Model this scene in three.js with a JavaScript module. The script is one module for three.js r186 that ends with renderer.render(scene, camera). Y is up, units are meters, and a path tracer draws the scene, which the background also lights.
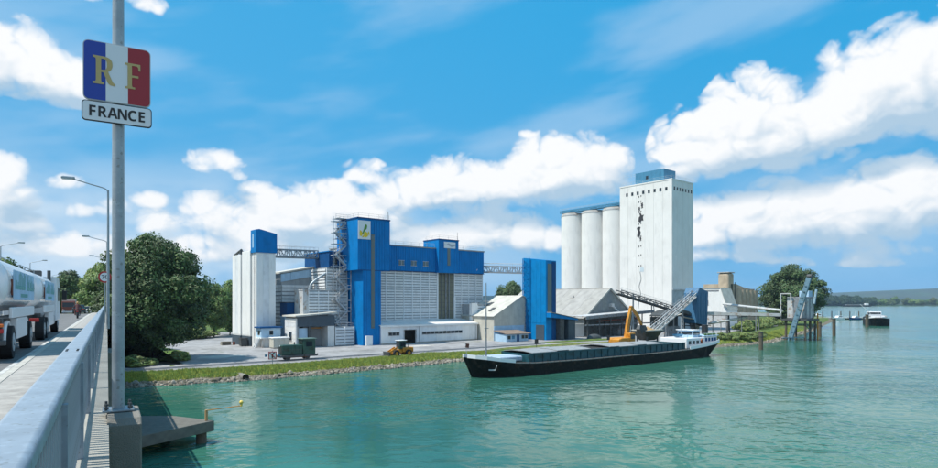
import * as THREE from 'three';
import { mergeGeometries } from 'three/addons/utils/BufferGeometryUtils.js';
import { RoundedBoxGeometry } from 'three/addons/geometries/RoundedBoxGeometry.js';
import { TextGeometry } from 'three/addons/geometries/TextGeometry.js';
import { FontLoader } from 'three/addons/loaders/FontLoader.js';
import { MarchingCubes } from 'three/addons/objects/MarchingCubes.js';

// ---------------------------------------------------------------- camera, sky, sun, exposure
const EYE = 12.7;                                  // eye height above the river, metres (water is y = 0)
const scene = new THREE.Scene();
const FOCAL = 600 / 468;                           // focal length in picture heights
const camera = new THREE.PerspectiveCamera(2 * Math.atan(0.5 / FOCAL) * 180 / Math.PI, 938 / 468, 0.1, 30000);
camera.position.set(0, EYE, 0);
camera.lookAt(0, EYE, -100);
camera.setViewOffset(938, 468, 0, -68, 938, 468);  // rising front: level camera, horizon below the middle
const renderer = new THREE.WebGLRenderer({ antialias: true });
renderer.toneMapping = THREE.LinearToneMapping;
renderer.toneMappingExposure = 1.2;
renderer.shadowMap.enabled = true;
const SUN = new THREE.Vector3(-0.52, 1, 0.17).normalize();
const sun = new THREE.DirectionalLight(new THREE.Color().setRGB(1, 0.95, 0.86), 4.6);
sun.position.copy(SUN).multiplyScalar(400); sun.castShadow = true;
sun.shadow.mapSize.set(4096, 4096); sun.shadow.radius = 1;
Object.assign(sun.shadow.camera, { left: -320, right: 320, top: 320, bottom: -320, near: 1, far: 1200 });
scene.add(sun, sun.target);

// ---------------------------------------------------------------- noise
function rng(seed) { let s = seed >>> 0; return () => { s = (s + 0x6D2B79F5) | 0; let t = Math.imul(s ^ (s >>> 15), 1 | s); t = (t + Math.imul(t ^ (t >>> 7), 61 | t)) ^ t; return ((t ^ (t >>> 14)) >>> 0) / 4294967296; }; }
const HT = new Float32Array(65536); { const r = rng(77); for (let i = 0; i < 65536; i++) HT[i] = r(); }
const hash2 = (x, y) => HT[((x & 255) + ((y & 255) << 8))];
function vnoise(x, y, wrap = 256) {                // value noise 0..1, repeating every wrap cells
  const xi = Math.floor(x), yi = Math.floor(y); let fx = x - xi, fy = y - yi;
  fx = fx * fx * fx * (fx * (fx * 6 - 15) + 10); fy = fy * fy * fy * (fy * (fy * 6 - 15) + 10);
  const x0 = ((xi % wrap) + wrap) % wrap, x1 = (x0 + 1) % wrap, y0 = ((yi % wrap) + wrap) % wrap, y1 = (y0 + 1) % wrap;
  const a = hash2(x0, y0), b = hash2(x1, y0), c = hash2(x0, y1), d = hash2(x1, y1);
  return a + (b - a) * fx + (c - a) * fy + (a - b - c + d) * fx * fy;
}
function fbm(x, y, oct = 5, wrap = 256, gain = 0.5) { let s = 0, a = 1, n = 0; for (let i = 0; i < oct; i++) { s += a * vnoise(x + i * 37.3, y + i * 17.7, 256); n += a; a *= gain; x *= 2; y *= 2; } return s / n; }
function fbmT(x, y, cells, oct = 5, gain = 0.5) { let s = 0, a = 1, n = 0, w = cells; for (let i = 0; i < oct; i++) { s += a * vnoise(x * w, y * w, w); n += a; a *= gain; w = Math.min(256, w * 2); } return s / n; }   // tiles over 0..1
const sstep = (a, b, x) => { const t = Math.min(1, Math.max(0, (x - a) / (b - a))); return t * t * (3 - 2 * t); };

// ---------------------------------------------------------------- sky: clear blue air with heaped summer clouds
{
  const AIR = .93, W = 4096, Hh = 2048, data = new Float32Array(W * Hh * 4), D2R = Math.PI / 180;
  const clouds = [];                               // azimuth, elevation, half sizes in degrees
  const cl = (px, py, rx, ry, w = 1) => {          // sighted with the level camera: bearings of the clouds
    const az = Math.atan((px - 469) / 600), el = Math.atan((302 - py) / 600 * Math.cos(az)), k = Math.cos(az);
    clouds.push([az / D2R, el / D2R, rx / 600 * k * k / D2R, ry / 600 * k / D2R, w]);
  };
  cl(700, 145, 48, 38); cl(755, 118, 55, 46); cl(800, 138, 60, 36); cl(735, 158, 70, 20, .9); cl(850, 85, 40, 40); cl(898, 72, 50, 44); cl(945, 62, 55, 42); cl(890, 112, 80, 32); cl(960, 108, 70, 36); cl(845, 118, 42, 34);
  cl(720, 218, 40, 26); cl(770, 212, 50, 30); cl(830, 208, 60, 32); cl(890, 200, 55, 38); cl(945, 190, 50, 40); cl(1010, 195, 70, 45); cl(820, 235, 130, 16, .9);
  cl(585, 165, 42, 30); cl(545, 165, 38, 28); cl(510, 180, 40, 22); cl(455, 182, 50, 24); cl(410, 192, 40, 22); cl(540, 190, 90, 18, .9); cl(365, 172, 22, 13, .8);
  cl(490, 232, 60, 22); cl(430, 240, 50, 16); cl(535, 238, 30, 18, .8);
  cl(320, 210, 55, 28); cl(280, 215, 40, 22); cl(370, 215, 40, 20); cl(300, 245, 75, 22, .8); cl(218, 162, 30, 13, .85); cl(237, 176, 10, 6, .7); cl(210, 215, 32, 24, .8); cl(155, 225, 26, 14, .7); cl(230, 250, 60, 16, .7);
  cl(20, 62, 50, 36); cl(65, 82, 45, 26); cl(-45, 55, 60, 44); cl(95, 92, 22, 12, .8); cl(0, 168, 28, 18, .8); cl(8, 195, 34, 20, .9); cl(40, 245, 60, 20, .8); cl(78, 212, 16, 10, .7); cl(-50, 200, 60, 50, .9); cl(110, 250, 50, 14, .7); cl(145, 4, 22, 9, .75); cl(92, -5, 14, 8, .6);
  cl(725, 255, 60, 9, .6); cl(880, 252, 60, 8, .55); cl(660, 240, 40, 14, .6); cl(527, 134, 8, 4, .6); cl(160, 12, 8, 5, .6);
  for (const [x, y, a, b] of [[150, 200, 18, 9], [182, 240, 30, 10], [258, 192, 24, 10], [62, 182, 24, 9], [112, 208, 22, 9], [195, 258, 36, 9], [252, 232, 26, 12], [350, 240, 40, 12], [405, 256, 36, 9], [566, 244, 30, 12], [604, 254, 26, 9], [18, 226, 34, 14], [132, 258, 34, 9], [330, 186, 22, 9], [465, 205, 40, 10], [700, 240, 30, 9], [870, 262, 34, 6], [790, 262, 30, 6]]) cl(x, y, a, b, .62);
  const r = rng(4242);                             // the same kind of clouds all round, out of the picture
  for (let k = 0; k < 90; k++) {
    const az = 48 + r() * 262, el = 3 + r() * r() * 55, big = 3 + r() * 7, n = 2 + Math.floor(r() * 5);
    for (let j = 0; j < n; j++) clouds.push([az + (r() - .5) * big * 2.6, Math.max(2, el + (r() - .4) * big * .7), big * (.5 + r() * .6), big * (.3 + r() * .35), .8 + r() * .2]);
  }
  const cell = 6, cols = 60, buckets = Array.from({ length: cols }, () => []);
  for (const c of clouds) { const lo = Math.floor((c[0] - c[2] * 1.6 + 720) / cell), hi = Math.floor((c[0] + c[2] * 1.6 + 720) / cell); for (let b = lo; b <= hi; b++) { const q = buckets[((b % cols) + cols) % cols]; if (!q.includes(c)) q.push(c); } }
  const body = (az, el, list) => {
    let d = 0;
    for (const c of list) {
      let da = az - c[0]; if (da > 180) da -= 360; if (da < -180) da += 360; da /= c[2] * 1.18;
      const e = el - c[1], de = e / (e < 0 ? c[3] * .95 : c[3] * 1.2);
      const q = 1 - da * da - de * de; if (q > 0) { const v = c[4] * q; d = d + v - d * v * .55; }
    }
    return d;
  };
  const bil = (x, y, o) => { let s = 0, a = .5; for (let i = 0; i < o; i++) { s += a * Math.abs(2 * vnoise(x + i * 11.1, y + i * 5.3) - 1); a *= .55; const q = x * 1.9 + y * .66; y = y * 1.9 - x * .66; x = q; } return s; };
  const dens = (az, el, list, o) => {                // heaped: rounded knobs with creases between them
    const b = body(az, el, list); if (b <= 0) return -1;
    const wx = (fbm(az * .4 + 7, el * .5, 2) - .5) * 1.6, wy = (fbm(az * .4 + 90, el * .5 + 31, 2) - .5) * 1.4;
    return b * .95 + (bil((az + wx) * .36 + 40, (el + wy) * .46 + 9, o) - .36) * 1.25 - .27;
  };
  const SAZ = Math.atan2(SUN.x, -SUN.z) / D2R, SEL = Math.asin(SUN.y) / D2R;
  for (let j = 0; j < Hh; j++) {
    const el = (j + .5) / Hh * 180 - 90;
    for (let i = 0; i < W; i++) {
      const k = (j * W + i) * 4; data[k + 3] = 1;
      if (el < 0) { data[k] = .25; data[k + 1] = .38; data[k + 2] = .42; continue; }
      let az = ((i + .5) / W - .25) * 360; if (az > 180) az -= 360;
      const t = Math.exp(-el / 11), t2 = Math.exp(-el / 3.2);
      const left = .5 + .5 * Math.cos((az - SAZ) * D2R);             // a little paler towards the sun
      let R = .006 + .115 * t + .05 * t2 + .070 * left, G = .325 + .085 * t + .03 * t2 + .065 * left, B = .67 + .045 * t + .03 * t2 + .055 * left;
      const streak = sstep(.42, .80, fbm(az * .05 + el * .04 + 3, el * .22 - az * .05 + 12, 6)) * sstep(0, 8, el);   // high thin veil
      R += (.56 - R) * streak * .36; G += (.70 - G) * streak * .36; B += (.84 - B) * streak * .36;
      const low = sstep(.36, .72, fbm(az * .09 + 60, el * .2 + 40, 6)) * sstep(15, 4, el) * sstep(.2, 2.5, el) * (.12 + .88 * sstep(.15, .62, left));   // thin broken cloud near the horizon
      R += (.74 - R) * low * .8; G += (.82 - G) * low * .8; B += (.88 - B) * low * .8;
      const list = buckets[((Math.floor((az + 720) / cell) % cols) + cols) % cols];
      if (list.length && el < 75) {
        const d = dens(az, el, list, 7);
        if (d > -.14) {
          const a = (.22 * sstep(-.14, .12, d) + .78 * sstep(-.14, .56, d)) * sstep(0, 4, el + 2);
          const b0 = body(az, el, list), b1 = body(az - 1.5, el + 3, list), d1 = dens(az - .35, el + .55, list, 5), d2 = dens(az - .9, el + 1.5, list, 3);
          const lit = Math.min(1, Math.max(0, .52 + .85 * Math.max(-.5, Math.min(.45, b0 - b1)) + .42 * Math.max(-.4, Math.min(.4, d - Math.max(d1, -.2))) + .34 * Math.max(-.5, Math.min(.5, d - Math.max(d2, -.2))) - .20 * b1 * b1));
          const cR = .40 + .50 * lit, cG = .555 + .355 * lit, cB = .70 + .22 * lit;
          R += (cR - R) * a; G += (cG - G) * a; B += (cB - B) * a;
        }
      }
      data[k] = R * AIR; data[k + 1] = G * AIR; data[k + 2] = B * AIR;
    }
  }
  const sky = new THREE.DataTexture(data, W, Hh, THREE.RGBAFormat, THREE.FloatType);
  sky.mapping = THREE.EquirectangularReflectionMapping; sky.magFilter = THREE.LinearFilter; sky.minFilter = THREE.LinearFilter; sky.colorSpace = THREE.LinearSRGBColorSpace; sky.needsUpdate = true;
  scene.background = sky; scene.environment = sky;
}

// ---------------------------------------------------------------- helpers
const taken = {};
function numbered(n) { taken[n] = (taken[n] || 0) + 1; return taken[n] === 1 ? n : n + '_' + String(taken[n] - 1).padStart(3, '0'); }
function tag(o, label, category, group, kind) { o.userData = { label, category }; if (group) o.userData.group = group; if (kind) o.userData.kind = kind; return o; }
const shade = m => { m.castShadow = true; m.receiveShadow = true; return m; };
function thing(name, label, category, pos = [0, 0, 0], turn = 0, group) {
  const o = new THREE.Group(); o.name = numbered(name); o.position.set(...pos); o.rotation.y = turn; scene.add(o); return tag(o, label, category, group);
}
function uvMetres(g) {                              // box-mapped uv, in metres of the object's own axes
  if (g.index) g = g.toNonIndexed();
  const p = g.attributes.position, n = p.count, uv = new Float32Array(n * 2), a = new THREE.Vector3(), b = new THREE.Vector3(), c = new THREE.Vector3();
  for (let i = 0; i < n; i += 3) {
    a.fromBufferAttribute(p, i); b.fromBufferAttribute(p, i + 1); c.fromBufferAttribute(p, i + 2);
    const nx = Math.abs((b.y - a.y) * (c.z - a.z) - (b.z - a.z) * (c.y - a.y)), ny = Math.abs((b.z - a.z) * (c.x - a.x) - (b.x - a.x) * (c.z - a.z)), nz = Math.abs((b.x - a.x) * (c.y - a.y) - (b.y - a.y) * (c.x - a.x));
    for (let k = 0; k < 3; k++) {
      const x = p.getX(i + k), y = p.getY(i + k), z = p.getZ(i + k);
      uv[(i + k) * 2] = nx > ny && nx > nz ? z : x; uv[(i + k) * 2 + 1] = ny >= nx && ny >= nz ? z : y;
    }
  }
  g.setAttribute('uv', new THREE.BufferAttribute(uv, 2));
  for (const k of Object.keys(g.attributes)) if (!['position', 'normal', 'uv', 'color'].includes(k)) g.deleteAttribute(k);
  return g;
}
function join(gs) { gs = gs.flat().map(g => g.index ? g.toNonIndexed() : g); for (const g of gs) for (const k of Object.keys(g.attributes)) if (!['position', 'normal', 'uv'].includes(k)) g.deleteAttribute(k); return gs.length === 1 ? gs[0] : mergeGeometries(gs); }
function part(parent, name, gs, m, label) {
  const o = shade(new THREE.Mesh(uvMetres(join(Array.isArray(gs) ? gs : [gs])), m)); o.name = name; parent.add(o); if (label) o.userData.label = label; return o;
}
function piece(parent, name, sharedGeo, m, x, y, z, ry = 0, rx = 0, rz = 0) { const o = shade(new THREE.Mesh(sharedGeo, m)); o.name = name; o.position.set(x, y, z); o.rotation.set(rx, ry, rz); parent.add(o); return o; }
// boxes by their two corners
const box = (x0, x1, y0, y1, z0, z1) => new THREE.BoxGeometry(x1 - x0, y1 - y0, z1 - z0).translate((x0 + x1) / 2, (y0 + y1) / 2, (z0 + z1) / 2);
const rbox = (x0, x1, y0, y1, z0, z1, r = .04, s = 2) => new RoundedBoxGeometry(x1 - x0, y1 - y0, z1 - z0, s, Math.min(r, (x1 - x0) / 2.01, (y1 - y0) / 2.01, (z1 - z0) / 2.01)).translate((x0 + x1) / 2, (y0 + y1) / 2, (z0 + z1) / 2);
const V = (x, y, z) => new THREE.Vector3(x, y, z);
function aim(g, a, b) { const d = V().subVectors(b, a); const q = new THREE.Quaternion().setFromUnitVectors(V(0, 1, 0), d.clone().normalize()); return g.applyQuaternion(q).translate((a.x + b.x) / 2, (a.y + b.y) / 2, (a.z + b.z) / 2); }
const rod = (a, b, r, seg = 8, r2 = r) => aim(new THREE.CylinderGeometry(r2, r, a.distanceTo(b), seg), a, b);
function bar(a, b, w, h) {                          // square-section beam from a to b, w across level, h upright
  const d = V().subVectors(b, a), L = d.length(), z = d.clone().normalize();
  let x = V(0, 1, 0).cross(z); if (x.lengthSq() < 1e-6) x = V(1, 0, 0); x.normalize(); const y = z.clone().cross(x);
  return new THREE.BoxGeometry(w, h, L).applyMatrix4(new THREE.Matrix4().makeBasis(x, y, z)).translate((a.x + b.x) / 2, (a.y + b.y) / 2, (a.z + b.z) / 2);
}
function poly(points, depth, bevel = 0) {           // outline in x/y pushed out along z
  const s = new THREE.Shape(points.map(p => new THREE.Vector2(p[0], p[1])));
  return new THREE.ExtrudeGeometry(s, { depth, bevelEnabled: bevel > 0, bevelSize: bevel, bevelThickness: bevel, bevelSegments: 2, curveSegments: 8 });
}
const cyl = (r, h, x, y, z, seg = 20, r2 = r) => new THREE.CylinderGeometry(r2, r, h, seg).translate(x, y + h / 2, z);
const wheelGeo = (r, w, x, y, z, seg = 20) => new THREE.CylinderGeometry(r, r, w, seg).rotateX(Math.PI / 2).translate(x, y, z);

// ---------------------------------------------------------------- materials
function tex(fn, size = 512, srgb = true) {
  const d = new Uint8Array(size * size * 4);
  for (let j = 0; j < size; j++) for (let i = 0; i < size; i++) { const c = fn(i / size, j / size), k = (j * size + i) * 4; for (let q = 0; q < 3; q++) d[k + q] = Math.max(0, Math.min(255, 255 * (c.length ? c[q] : c))); d[k + 3] = 255; }
  const t = new THREE.DataTexture(d, size, size); t.wrapS = t.wrapT = THREE.RepeatWrapping; t.magFilter = THREE.LinearFilter; t.minFilter = THREE.LinearMipmapLinearFilter; t.generateMipmaps = true; if (srgb) t.colorSpace = THREE.SRGBColorSpace; t.needsUpdate = true; return t;
}
const scaled = (t, metres, my = metres) => { const c = t.clone(); c.repeat.set(1 / metres, 1 / my); c.needsUpdate = true; return c; };
const T = {
  grime: tex((u, v) => { const n = fbmT(u, v, 6, 6), s = fbmT(u * 1, v * .12 + .3, 24, 3), q = sstep(.58, .8, fbmT(u + .3, v + .6, 10, 4)); return .95 + .10 * (n - .5) + .08 * (s - .5) - .035 * q; }),
  concrete: tex((u, v) => { const n = fbmT(u, v, 5, 7, .62), q = sstep(.55, .75, fbmT(u + .2, v + .1, 4, 4)); const g = .94 + .22 * (n - .5) - .05 * q; return [g, g * .995, g * .975]; }),
  asphalt: tex((u, v) => { const n = fbmT(u, v, 8, 6, .75), q = sstep(.5, .72, fbmT(u + .4, v + .7, 3, 4)); const g = .9 + .36 * (n - .5) - .10 * q; return [g, g, g]; }),
  grass: tex((u, v) => { const n = fbmT(u, v, 6, 6, .7), q = sstep(.42, .7, fbmT(u + .5, v + .2, 4, 4)), g = .62 + .75 * (n - .5); return [g * (.86 + .28 * q), g * 1.02, g * (.72 + .1 * q)]; }),
  rust: tex((u, v) => { const q = sstep(.58, .78, fbmT(u, v, 7, 6, .6)), n = fbmT(u + .4, v, 12, 5), g = .94 + .14 * (n - .5); return [g * (1 - .16 * q), g * (1 - .26 * q), g * (1 - .33 * q)]; }),
  worn: tex((u, v) => { const n = fbmT(u, v, 5, 6, .6), s = sstep(.60, .74, fbmT(u * 1 + .1, v + .3, 30, 3, .6)), sp = sstep(.76, .84, fbmT(u + .7, v + .2, 40, 2)), g = .91 + .20 * (n - .5) + .05 * s; return [g * (1 - .12 * sp), g * (1 - .14 * sp), g * (1 - .18 * sp)]; }),
  plate: tex((u, v) => { const q = sstep(.52, .72, fbmT(u, v, 6, 6, .6)), n = fbmT(u * 1 + .4, v, 18, 4), w = sstep(.6, .75, fbmT(u + .2, v * 1 + .5, 12, 5)), g = .42 + .3 * (n - .5); return [g + .38 * q + .15 * w, g + .20 * q + .15 * w, g + .12 * q + .15 * w]; }),
  clean: tex((u, v) => { const n = fbmT(u, v, 6, 6, .6), s = sstep(.62, .8, fbmT(u, v * .2 + .3, 30, 3)); const g = .965 + .07 * (n - .5) - .03 * s; return [g, g, g * .995]; }),
  fine: tex((u, v) => fbmT(u, v, 32, 4, .7), 256, false),
};
const lin = (r, g, b) => new THREE.Color().setRGB(r, g, b);
function mat(r, g, b, o = {}) {
  const { map, scale = 6, bump, bscale = 1, phys, ...rest } = o;
  const m = new (phys ? THREE.MeshPhysicalMaterial : THREE.MeshStandardMaterial)({ color: lin(r, g, b), roughness: .7, ...rest });
  if (map) m.map = scaled(T[map], scale); if (bump) { m.bumpMap = scaled(T.fine, bscale); m.bumpScale = bump; }
  return m;
}
const M = {
  blue: mat(.001, .20, .545, { map: 'grime', scale: 14, roughness: .55, phys: true, specularIntensity: .25 }), navy: mat(.006, .075, .23, { map: 'grime', roughness: .6, phys: true, specularIntensity: .3 }), blueLight: mat(.06, .25, .42, { map: 'grime', scale: 9, roughness: .5 }),
  blueBright: mat(.001, .22, .54, { map: 'grime', scale: 11, roughness: .55, phys: true, specularIntensity: .25 }),
  clad: mat(.78, .80, .81, { map: 'grime', scale: 9, roughness: .5 }), cladB: mat(.74, .77, .79, { map: 'grime', scale: 7, roughness: .5 }), cladC: mat(.80, .80, .78, { map: 'grime', scale: 11, roughness: .5 }), backing: mat(.36, .39, .41, { map: 'grime', scale: 9, roughness: .8 }), rib: mat(.84, .86, .87, { roughness: .45 }),  // backing is coloured darker to put shade into the gaps between slats
  white: mat(.87, .88, .88, { map: 'clean', scale: 20, roughness: .6 }), whiteB: mat(.82, .85, .87, { map: 'grime', scale: 12, roughness: .6 }), silo: mat(.80, .80, .79, { map: 'clean', scale: 30, roughness: .85 }),
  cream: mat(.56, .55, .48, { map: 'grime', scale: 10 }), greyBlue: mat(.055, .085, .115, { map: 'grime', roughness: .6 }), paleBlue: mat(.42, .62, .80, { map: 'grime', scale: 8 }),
  roofGrey: mat(.40, .40, .40, { map: 'concrete', scale: 12, roughness: .9 }), roofPale: mat(.58, .58, .55, { map: 'concrete', scale: 10, roughness: .85 }), roofBrown: mat(.26, .20, .165, { map: 'concrete', scale: 6, roughness: .9 }), gable: mat(.25, .28, .29, { map: 'concrete', scale: 9 }),
  dark: mat(.015, .017, .02, { roughness: .6 }), glass: mat(.02, .03, .04, { roughness: .08 }), oliveGlass: mat(.10, .145, .15, { roughness: .25 }),
  galv: mat(.37, .43, .47, { map: 'worn', scale: 1.6, roughness: .42, metalness: .35 }), steel: mat(.27, .30, .33, { map: 'rust', scale: 5, roughness: .6, metalness: .2 }), steelPale: mat(.55, .57, .58, { map: 'rust', scale: 8, roughness: .6 }), steelDark: mat(.07, .08, .085, { map: 'rust', scale: 4, roughness: .65 }),
  concrete: mat(.42, .41, .38, { map: 'concrete', scale: 4, roughness: .9, bump: .01, bscale: .5 }), concreteOld: mat(.25, .24, .22, { map: 'concrete', scale: 3, roughness: .95, bump: .012, bscale: .4 }), brownConcrete: mat(.50, .42, .33, { map: 'concrete', scale: 12, roughness: .95 }),
  asphalt: mat(.19, .19, .19, { map: 'asphalt', scale: 5, roughness: .92, bump: .006, bscale: .3 }), yard: mat(.37, .37, .375, { map: 'asphalt', scale: 17, roughness: .95 }), paving: mat(.44, .42, .39, { map: 'asphalt', scale: 3, roughness: .92, bump: .004, bscale: .25 }),
  grass: mat(.21, .30, .065, { map: 'grass', scale: 9, roughness: 1 }), grassDry: mat(.34, .36, .13, { map: 'grass', scale: 6, roughness: 1 }), rock: mat(.30, .285, .26, { map: 'concrete', scale: 2, roughness: .95 }), mud: mat(.17, .15, .11, { map: 'concrete', scale: 5, roughness: 1 }),
  bark: mat(.07, .055, .04, { map: 'concrete', scale: 1.5, roughness: 1 }),
  hull: mat(.040, .042, .040, { map: 'plate', scale: 7, roughness: .62, phys: true, specularIntensity: .35 }), coaming: mat(.014, .09, .12, { map: 'rust', scale: 8, roughness: .5 }), hatch: mat(.36, .37, .37, { map: 'grime', scale: 5, roughness: .55, metalness: .2 }), rustRed: mat(.20, .06, .035, { map: 'rust', scale: 3 }),
  yellow: mat(.62, .27, .02, { map: 'rust', scale: 4, roughness: .45 }), green: mat(.025, .085, .065, { map: 'rust', scale: 5, roughness: .5 }), red: mat(.42, .02, .02, { roughness: .5 }), orange: mat(.65, .15, .02, { roughness: .5 }), gold: mat(.48, .36, .15, { roughness: .5, metalness: .2 }), 
  signBlue: mat(.012, .05, .34, { roughness: .5 }), signRed: mat(.34, .018, .03, { roughness: .5 }), signWhite: mat(.72, .74, .76, { roughness: .45 }), black: mat(.015, .015, .016, { roughness: .5 }),
  tank: mat(.78, .82, .86, { map: 'grime', scale: 5, roughness: .22, metalness: .25 }), truckWhite: mat(.80, .82, .84, { roughness: .3 }), rubber: mat(.018, .018, .02, { roughness: .9 }), panelGreen: mat(.12, .38, .36, { roughness: .5 }), 
  lampGlass: mat(.7, .74, .78, { roughness: .2 }), pipe: mat(.60, .62, .62, { map: 'rust', scale: 9, roughness: .5 }), crane: mat(.16, .29, .38, { map: 'rust', scale: 4, roughness: .6 }), wood: mat(.13, .11, .085, { map: 'concrete', scale: 1.2, roughness: 1 }), grain: mat(.50, .33, .16, { map: 'concrete', scale: 1.5, roughness: 1 }),
};
const fonts = { serif: await new FontLoader().loadAsync('fonts/droid/droid_serif_bold.typeface.json'), sans: await new FontLoader().loadAsync('fonts/droid/droid_sans_bold.typeface.json') };
function text(str, font, size, depth, sx = 1) { const g = new TextGeometry(str, { font, size, depth, curveSegments: 5, bevelEnabled: false }); g.computeBoundingBox(); const b = g.boundingBox; return g.translate(-(b.min.x + b.max.x) / 2, -(b.min.y + b.max.y) / 2, 0).scale(sx, 1, 1); }

// ---------------------------------------------------------------- the two surveyed frames
// works frame: x along the river bank (upstream to the right), z towards the river, origin at the corner of the low white hall
const GROUND = 1.2, WO = V(-23.535, 0, -160.465), WT = 40 * Math.PI / 180;
const works = (x, y, z) => V(WO.x + x * Math.cos(WT) + z * Math.sin(WT), y, WO.z - x * Math.sin(WT) + z * Math.cos(WT));
function site(name, label, category, x, z, group, turn = 0, y = GROUND) { const p = works(x, y, z); return thing(name, label, category, [p.x, p.y, p.z], WT + turn, group); }
// bridge frame: x along the bridge away from us, z to its right edge (z = 0 below the camera)
const BT = Math.PI / 2 + 31.1 * Math.PI / 180;
const onBridge = (s, y, l) => V(s * Math.cos(BT) + l * Math.sin(BT), y, -s * Math.sin(BT) + l * Math.cos(BT));
function bridgeSite(name, label, category, s, y, l, group, turn = 0) { const p = onBridge(s, y, l); return thing(name, label, category, [p.x, p.y, p.z], BT + turn, group); }
function structure(name, gs, m, frame) { const o = shade(new THREE.Mesh(uvMetres(join(Array.isArray(gs) ? gs : [gs])), m)); o.name = name; o.userData.kind = 'structure'; if (frame === 'bridge') o.rotation.y = BT; if (frame === 'works') { o.position.copy(WO); o.rotation.y = WT; } scene.add(o); return o; }

// ---------------------------------------------------------------- river, banks, ground, hills
{
  const waves = tex((u, v) => {
    const a = fbmT(u + .11 * fbmT(u, v, 6, 3), v * 1, 28, 3, .5), b = fbmT(u * 1 + .37, v + .05 * a, 92, 2, .55), c = vnoise(u * 256, v * 256, 256);
    const w = .22 + 1.15 * sstep(.34, .66, fbmT(u + .2, v + .6, 5, 3));        // calmer and ruffled patches
    return .5 + ((.50 * (a - .5)) * (.6 + .4 * w) + .30 * (b - .5) * w + .06 * (c - .5) * w);
  }, 2048, false);
  waves.repeat.set(1 / 118, 1 / 94); waves.needsUpdate = true;
  const tint = tex((u, v) => { const q = fbmT(u, v, 4, 5, .55), g = .92 + .35 * (q - .5); return [g, g, g * .99]; }, 256);
  const tm = tint.clone(); tm.repeat.set(1 / 170, 1 / 110); tm.rotation = .5; tm.needsUpdate = true;
  const water = new THREE.MeshPhysicalMaterial({ color: lin(.040, .160, .120), roughness: .12, ior: 1.333, specularIntensity: .6, map: tm, bumpMap: waves, bumpScale: .34 });
  const g = new THREE.PlaneGeometry(16000, 16000, 40, 40).rotateX(-Math.PI / 2);
  structure('river', g, water);
}
const SHORE = [[-3000, 60], [-200, 40], [-110, 37], [-65, 37.8], [-46.6, 41.1], [-31.7, 40.8], [-6, 38.9], [8, 44], [22, 51], [45, 53.2], [85, 54.7], [106, 55.6], [130, 50], [200, 33], [336, -5.6], [420, -34], [520, -95], [700, -240], [1000, -520], [3500, -3000]];
function shoreZ(x) { let k = 0; while (k < SHORE.length - 2 && x > SHORE[k + 1][0]) k++; const [a, b] = [SHORE[k], SHORE[k + 1]]; return a[1] + (b[1] - a[1]) * (x - a[0]) / (b[0] - a[0]) + (Math.abs(x) < 400 ? (fbm(x * .3 + 50, 3, 3) - .5) * 1.6 : 0); }
function strip(rows, xs) {
  const pos = [], idx = [], n = rows.length;
  for (const x of xs) { const zs = shoreZ(x); for (const [v, y] of rows) { const w = v > 1 && v < 60 ? (fbm(x * .35, v * .35 + 9, 4) - .5) * .35 : 0; pos.push(x, y + w * (v < 6 ? 1 : .35), zs - v); } }
  for (let i = 0; i < xs.length - 1; i++) for (let j = 0; j < n - 1; j++) { const a = i * n + j, b = a + n; idx.push(a, b, a + 1, b, b + 1, a + 1); }
  const g = new THREE.BufferGeometry(); g.setAttribute('position', new THREE.Float32BufferAttribute(pos, 3)); g.setIndex(idx); g.computeVertexNormals(); return g;
}
const shoreXs = []; for (let x = -160; x < 400; x += 1.5) shoreXs.push(x); shoreXs.unshift(-3000, -1200, -500, -260); shoreXs.push(420, 520, 700, 1000, 3500);
structure('ground', strip([[2.2, .62], [3.2, .95], [4.6, 1.12], [6.5, 1.18], [9, 1.2], [14, 1.2], [26, 1.2], [45, 1.2], [90, 1.2], [260, 1.2], [900, 1.2], [5000, 1.3]], shoreXs), M.grass, 'works');
structure('river_bank', strip([[-6, -2.4], [-1, -.3], [0, .02], [1, .34], [2.2, .62]], shoreXs), M.mud, 'works');
function sheet(name, pts, y, m, frame = 'works') { const g = new THREE.ShapeGeometry(new THREE.Shape(pts.map(p => new THREE.Vector2(p[0], -p[1])))).rotateX(-Math.PI / 2).translate(0, y, 0); return structure(name, g, m, frame); }
sheet('yard', [[-150, 27], [-62, 28.5], [-46, 30.5], [-30, 31.5], [-12, 33], [6, 31], [20, 32], [46, 33], [60, 40], [80, 44], [94, 36], [140, 26], [210, 14], [300, -22], [300, -60], [150, -60], [60, -95], [-40, -95], [-47, -40], [-46, -8], [-52, 12], [-150, 11]], 1.236, M.yard);
sheet('quay_apron', [[10, 36], [24, 44], [46, 46.5], [84, 49], [92, 45], [60, 41], [46, 34.5], [20, 33.5]], 1.243, M.paving);
sheet('grass_plot', [[8, 31.5], [20, 28], [46, 28], [66, 33], [60, 38], [46, 34], [22, 33]], 1.262, M.grassDry);
sheet('grass_verge', [[36, 22], [44, 20], [66, 20], [80, 25], [70, 28], [46, 25.5]], 1.266, M.grass);
sheet('service_road', [[-150, 21.5], [-62, 22], [-30, 23], [0, 21.2], [40, 17.5], [66, 16.5], [66, 19.2], [40, 21], [0, 26.4], [-30, 28], [-62, 27], [-150, 26.4]], 1.251, mat(.30, .30, .305, { map: 'asphalt', scale: 11, roughness: .95 }));
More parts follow.
